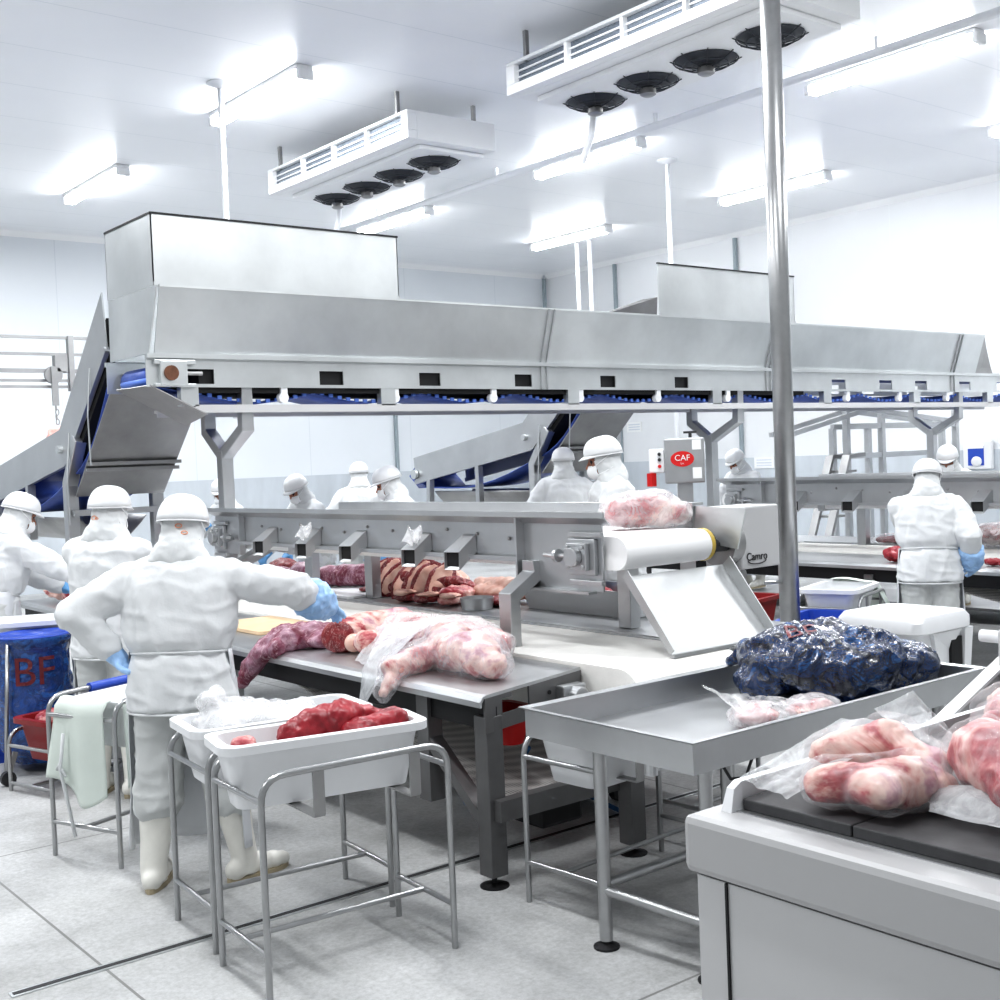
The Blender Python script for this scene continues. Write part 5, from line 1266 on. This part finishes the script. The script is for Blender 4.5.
bagged('small clear bag with a few meat scraps in the front of the steel tray', [('s', (3.72, 3.10, .80), (.11, .09, .03), .2), ('s', (3.95, 3.03, .80), (.13, .08, .03), 0)], 'meat_fatty', 'film_white', z=.769,
       tails=(([(3.64, 3.16, .90), (3.62, 3.10, .82), (3.70, 2.98, .785)], [(3.85, 3.10, .86), (3.95, 3.03, .85), (4.1, 2.95, .80)], .02), ([(3.60, 3.28, .93), (3.60, 3.16, .86), (3.62, 3.02, .79)], [(3.72, 3.16, .86), (3.73, 3.1, .83), (3.78, 3.0, .79)], .015)))
# --- weighing machine
BZ = .93
bagged('front bagged meat joint on the black belt, long piece with a thick knuckle behind', [('c', (2.53, 1.90, .978), (2.66, 1.74, .980), .046, .062), ('s', (2.60, 1.80, .975), (.07, .13, .05), -.7), ('c', (2.68, 2.00, 1.0), (2.82, 1.90, 1.02), .05, .07), ('c', (2.82, 1.90, 1.01), (2.80, 1.76, .99), .06, .045), ('s', (2.74, 1.72, .96), (.05, .06, .035))], 'meat_leg', 'film', z=BZ, voxel=.009, amp=.010, crump=.008,
       tails=(([(2.46, 2.12, .985), (2.60, 2.10, 1.02), (2.80, 2.04, 1.10)], [(2.48, 1.98, .95), (2.62, 1.95, 1.0), (2.86, 1.86, 1.1)], .012), ([(2.86, 1.98, 1.12), (2.95, 1.92, 1.16), (3.0, 1.80, 1.04)], [(2.84, 1.80, 1.06), (2.92, 1.74, 1.02), (2.95, 1.68, .98)], .014)), group='bagged meat on the black belt')
bagged('big bagged meat piece at the right on the black belt, nearest the picture edge', [('c', (2.82, 1.62, 1.02), (2.70, 1.40, .99), .09, .075), ('c', (3.02, 1.66, 1.04), (2.98, 1.40, 1.04), .09, .09), ('s', (2.86, 1.48, 1.02), (.16, .16, .09))], 'meat_fatty', 'film', z=BZ, voxel=.010, amp=.014, crump=.010,
       tails=(([(2.60, 1.66, .95), (2.62, 1.52, .95), (2.58, 1.36, .945)], [(2.72, 1.70, 1.0), (2.74, 1.52, 1.02), (2.68, 1.36, 1.02)], .012),), group='bagged meat on the black belt')
bagged('bagged red meat piece at the back of the black belt', [('s', (3.62, 1.92, 1.0), (.18, .15, .07), .2), ('s', (3.52, 1.74, 1.0), (.18, .13, .07))], 'meat_fatty', 'film', z=BZ, amp=.018, crump=.010, group='bagged meat on the black belt')
# --- tubs
meat('big red meat piece along the front tub', [('c', (2.19, 4.08, .845), (2.42, 4.05, .875), .055, .075), ('c', (2.42, 4.05, .875), (2.55, 4.02, .85), .07, .05)], 'meat_red', .009, .014, 12)
meat('second red meat piece at the right end of the front tub', [('c', (2.40, 3.95, .84), (2.58, 3.95, .855), .055, .05)], 'meat_red', .009, .012, 12)
meat('smaller red meat scraps under the pieces in the front tub', [('s', (2.36, 4.01, .75), (.24, .09, .075), -.2)], 'meat_red', .011, .016, 12)
meat('thin red meat strip at the right corner of the front tub', [('c', (2.55, 4.0, .84), (2.61, 3.95, .84), .035, .03)], 'meat_red', .008, .01, 14)
meat('small pale pink meat scrap in the left end of the front tub', [('s', (2.0, 4.09, .84), (.05, .045, .035))], 'meat_fatty', .008, .008, 16)
bagged('crumpled white film bundle piled in the tub behind the red meat', [('s', (2.20, 4.53, .83), (.16, .12, .07), .2), ('c', (2.13, 4.55, .84), (2.10, 4.56, .93), .06, .04), ('s', (2.40, 4.50, .81), (.15, .10, .06))], 'white_plastic', 'film_white', crump=.02)
meat('pink bony scraps in the deep red tub at far left', [('s', (2.62, 7.44, .46), (.11, .10, .05)), ('s', (2.48, 7.42, .40), (.2, .12, .08))], 'meat_fatty', .010, .016, 14)
# --- white tub at far left
tub('shallow white tub with a little meat at far left behind the blue bag', (2.44, 8.42, .72), math.radians(-22), .95, .40, .2, group=None)
t = thing('tub_stand', 'dark blue box shaped stand under the shallow white tub', 'stand', (2.44, 8.42, 0))
b = MB(); b.loft([rr(2.44, 8.42, .36, .15, .03, .0), rr(2.44, 8.42, .36, .15, .03, .72)]); b.build('box', 'blue_plastic', t)
meat('thin red meat strip in the shallow white tub at far left', [('s', (2.20, 8.46, .89), (.14, .05, .03), -.4)], 'meat_red', .009, .008, 14)
# --- right table
Z2 = .85
meat('folded dark red meat piece left of the right worker on the right table', [('s', (9.06, 5.92, .93), (.12, .15, .06), .2), ('s', (9.12, 5.80, .96), (.08, .09, .06))], 'meat_red', .012, .02, 12, z=Z2 + .002)
bagged('clear bag with dark meat on the right table behind the worker', [('s', (10.55, 6.95, .92), (.2, .22, .04)), ('s', (10.62, 6.75, .96), (.16, .18, .07))], 'meat_grey', 'film', z=.862)
bagged('bagged dark meat at the right picture edge on the right table', [('s', (10.55, 5.85, .95), (.24, .32, .09)), ('s', (10.6, 5.5, .95), (.24, .3, .10))], 'meat_grey', 'film_white', z=.862)
for i, (x, y) in enumerate([(9.0, 4.95), (9.15, 4.75), (9.1, 5.12)]):
    meat(['small red scrap below the light blue sleeve, left one', 'small red scrap right of the light blue sleeve', 'small red scrap under the hand of the right worker'][i], [('s', (x, y, .89), (.07, .08, .03), i)], 'meat_red', .010, .014, 16, z=Z2 + .002)
# ------------------------------------------------------------------ background machines and wall fittings
# standing machine with the red oval badge
cx, cy = 8.24, 7.62
D = V((.72, .69, 0)).normalized()                     # its back points this way
rt = V((D.y, -D.x, 0))
t = thing('standing_machine', 'grey steel machine head with red oval badge on a pedestal, behind the conveyor', 'machine', (cx, cy, 0))
def ob(b, c, sx, sy, z0, z1):
    c = V(c); q = [c - rt * sx / 2 - D * sy / 2, c + rt * sx / 2 - D * sy / 2, c + rt * sx / 2 + D * sy / 2, c - rt * sx / 2 + D * sy / 2]
    b.hexa([p + V((0, 0, z0)) for p in q], [p + V((0, 0, z1)) for p in q])
b = MB(); ob(b, (cx, cy, 0), .36, .30, 1.58, 1.99); hd_ = b.build('head', 'steel', t, bevel=.015)
b = MB(); ob(b, (cx, cy, 0), .14, .16, .1, 1.58); b.build('pedestal', 'steel', t)
b = MB(); ob(b, (cx, cy, 0), .5, .45, 0, .1); b.build('base', 'steel_grey', t)
b = MB(); ob(b, V((cx, cy, 0)) - rt * .25 - D * .02, .14, .2, 1.68, 1.90); cb = b.build('switch_box', 'white_paint', t, bevel=.015)
for z, m in ((1.85, 'rubber'), (1.80, 'rubber'), (1.74, 'red_bright')):
    p = V((cx, cy, z)) - rt * .225 - D * .12; MB().cyl(p, p - D * .02, .016, 10).build('button', m, cb)
p = V((cx, cy, 0)) - rt * .30 - D * .1; MB().box(p.x - .03, p.x + .03, p.y - .03, p.y + .03, 1.56, 1.68).build('red_plug', 'red_bright', cb)
p0 = V((cx, cy, 1.80)) - D * .152 - rt * .02
b = MB(); b.loft([[p0 + rt * .105 * math.cos(a) + V((0, 0, .07 * math.sin(a))) for a in [2 * PI * j / 32 for j in range(32)]], [p0 - D * .006 + rt * .105 * math.cos(a) + V((0, 0, .07 * math.sin(a))) for a in [2 * PI * j / 32 for j in range(32)]]]); bd = b.build('badge', 'red_bright', t)
text_on('badge_lettering', 'CAF', .075, 'paper', bd, p0 - D * .009 + V((0, 0, .008)), rt, (0, 0, 1))
text_on('badge_lettering', 'S.A.', .022, 'paper', bd, p0 - D * .009 + V((0, 0, -.042)), rt, (0, 0, 1))
b = MB(); p = V((cx, cy, 1.99)) + rt * .06; b.cyl(p, p + V((0, 0, .05)), .015, 8); b.bar(p + V((0, 0, .05)) - rt * .06, p + V((0, 0, .05)) + rt * .06, .02); b.build('wing_knob', 'rubber', t)
p = V((cx, cy, 0)) - D * .153 + rt * .11
for z0, z1 in ((1.88, 1.97), (1.62, 1.72)): MB().prism([p - rt * .04 + V((0, 0, z0)), p + rt * .04 + V((0, 0, z0)), p + rt * .04 + V((0, 0, z1)), p - rt * .04 + V((0, 0, z1))], -D * .003).build('sticker', 'paper', t)

# access platform frame beyond the right conveyor
t = thing('access_platform', 'open steel access platform frame with stair strings beyond the right conveyor', 'platform', (14.6, 9.6, 0))
Y = 9.75
for x in (13.7, 14.5, 16.35):
    for y in (Y, Y + .22): MB().bar((x, y, 0), (x, y, 2.32 if y == Y else 2.1), .075, .075, (1, 0, 0)).build('post', 'steel', t)
for z in (2.12, 1.72):
    for y in (Y, Y + .22): MB().bar((13.7, y, z), (16.35, y, z), .06, .07).build('rail', 'steel', t)
for y in (Y - .1, Y + .16): MB().path([(13.9, y, 1.74), (13.55, y, 1.72), (12.9, y, .2)], .05, .10, (0, 1, 0)).build('stair_string', 'steel_dull', t)
for k in range(5): MB().box(12.95 + k * .14, 13.2 + k * .14, Y - .1, Y + .16, .35 + k * .29, .38 + k * .29).build('tread', 'steel_dull', t)
MB().box(13.6, 16.35, Y, Y + .22, 1.05, 1.10).build('deck', 'steel_dull', t)
for y in (Y - .06, Y + .3): MB().path([(12.5, y, 2.04), (14.1, y, 2.34), (16.2, y, 2.16)], .05, .06).build('handrail', 'steel', t)

# wall fittings
t = thing('wall_dispenser', 'white wall dispenser with blue label on the right wall', 'dispenser', (RX - .06, 10.0, 1.5))
MB().box(RX - .12, RX - .031, 9.78, 10.25, 1.42, 1.86).build('housing', 'white_plastic', t, bevel=.02)
MB().box(RX - .128, RX - .12, 9.9, 10.16, 1.48, 1.78).build('blue_label', 'blue_plastic', t)
MB().box(RX - .134, RX - .126, 9.9, 10.16, 1.74, 1.80).build('white_strip', 'paper', t)
MB().sph((RX - .13, 10.02, 1.54), (.02, .09, .08)).build('window', 'white_plastic', t, smooth=True)
def sign(x, y, z, w, h, label, ax='b', grey=False):
    o = thing('wall_sign', label, 'sign', (x, y, z))
    if ax == 'b': MB().box(x - .012, x, y - w / 2, y + w / 2, z - h / 2, z + h / 2).build('panel', 'paper', o)
    else: MB().box(x - w / 2, x + w / 2, y - .012, y, z - h / 2, z + h / 2).build('panel', 'paper', o)
    for k in range(3):
        zz = z + h * (.25 - .25 * k)
        if ax == 'b': MB().box(x - .014, x - .011, y - w * .38, y + w * .38, zz - .012, zz + .012).build('text_line', 'grey_print', o)
MT['grey_print'] = mat('grey_print', (.62, .66, .72), .6)
sign(RX - .033, 14.2, 1.62, .45, .2, 'small white paper sign on the grey wall band just left of the pole')
sign(RX - .002, 17.5, 2.42, .42, .2, 'small faint white sign high on the right wall near the corner')

# overhead meat rail at far left
t = thing('meat_rail', 'twin bar overhead meat rail at the far left in front of the back wall', 'rail', (3.5, 14, 0))
Y = 14.0
for z, h in ((3.46, .03), (3.27, .03), (3.08, .045), (2.97, .03), (2.90, .03)): MB().box(-6.5, 5.3, Y - .02, Y + .02, z - h / 2, z + h / 2).build('bar', 'steel_dull', t)
for x in (4.92, -.5, -3.5):
    MB().box(x - .03, x + .03, Y - .05, Y + .03, 2.85, 3.48).build('hanger', 'steel_dull', t)
    (MB().box(x - .04, x + .04, Y + .06, Y + .14, 2.85, CZ).build('drop_post', 'pipe_white', t) if x < 0 else None)
MB().box(4.72, 4.86, Y - .08, Y + .02, 3.07, 3.25).build('bracket', 'steel_dull', t)
t = thing('trolley_hook', 'wheeled trolley hook on chain hanging from the meat rail at left', 'hook', (4.70, 13.9, 2.5))
b = MB(); b.cyl((4.70, 13.92, 3.03), (4.70, 13.97, 3.03), .10, 20); b.build('wheel', 'steel_dull', t, smooth=40)
MB().bar((4.70, 13.91, 3.12), (4.70, 13.91, 2.68), .07, .03, (0, 1, 0)).build('strap', 'steel_dull', t)
for i in range(4):
    c = V((4.70 + .012 * (i % 2), 13.91, 2.66 - i * .055)); a_ = V((1, 0, 0)) if i % 2 else V((0, 1, 0))
    MB().tube([c + a_ * .018 * math.cos(k) + V((0, 0, .035 * math.sin(k))) for k in [2 * PI * j / 12 for j in range(12)]], .006, 6, loop=True).build('chain_link', 'steel_dull', t, smooth=True)
MB().tube(fillet([(4.70, 13.91, 2.46), (4.70, 13.91, 2.36), (4.70, 13.84, 2.30), (4.70, 13.80, 2.36)], .04), .009, 8).build('hook', 'steel_dull', t, smooth=True)
meat('pale pink meat piece hanging on the hook at far left', [('s', (4.68, 13.86, 2.30), (.13, .08, .16)), ('c', (4.74, 13.86, 2.2), (4.78, 13.86, 2.05), .10, .09), ('c', (4.62, 13.86, 2.18), (4.60, 13.86, 2.0), .07, .06)], 'meat_hang', .014, .02, 9, cat='meat')

# loose plastic sheets stuck on two chutes, cable and hose
def sheet_on(label, y):
    b = MB()
    def fn(u, v):
        return V((4.10 - .03 * v + .012 * math.sin(u * 7 + v * 4), y - .10 + .16 * u, 1.475 - .10 * v + .015 * math.sin(u * 9)))
    b.grid(fn, 10, 8); o = b.build('film_scrap', 'film_white', None, smooth=True, solid=.001); tag(o, label, 'film scrap')
sheet_on('white plastic scrap stuck above the second small chute from the left', 7.30); sheet_on('white plastic scrap stuck above the fourth small chute from the left', 6.0)
t = thing('power_cable', 'black cable looping from the conveyor drive toward the blue bag', 'cable', (4.9, 4.0, .9))
MB().tube(fillet([(4.86, 4.02, .86), (4.95, 3.9, .80), (5.1, 3.78, .80), (5.0, 3.72, .9)], .1), .009, 8).build('cable', 'cable', t, smooth=True)
t = thing('air_hose', 'blue hose curling on the floor under the central table', 'hose', (3.9, 5.2, 0))
MB().tube(fillet([(3.7, 4.5, .46), (3.78, 4.75, .25), (3.75, 5.1, .02), (4.1, 5.6, .02), (4.5, 5.3, .02), (4.3, 4.5, .02)], .2, 8), .012, 8).build('hose', 'cable_blue', t, smooth=True)

for o in bpy.data.objects:
    if '_w' in o: del o['_w']
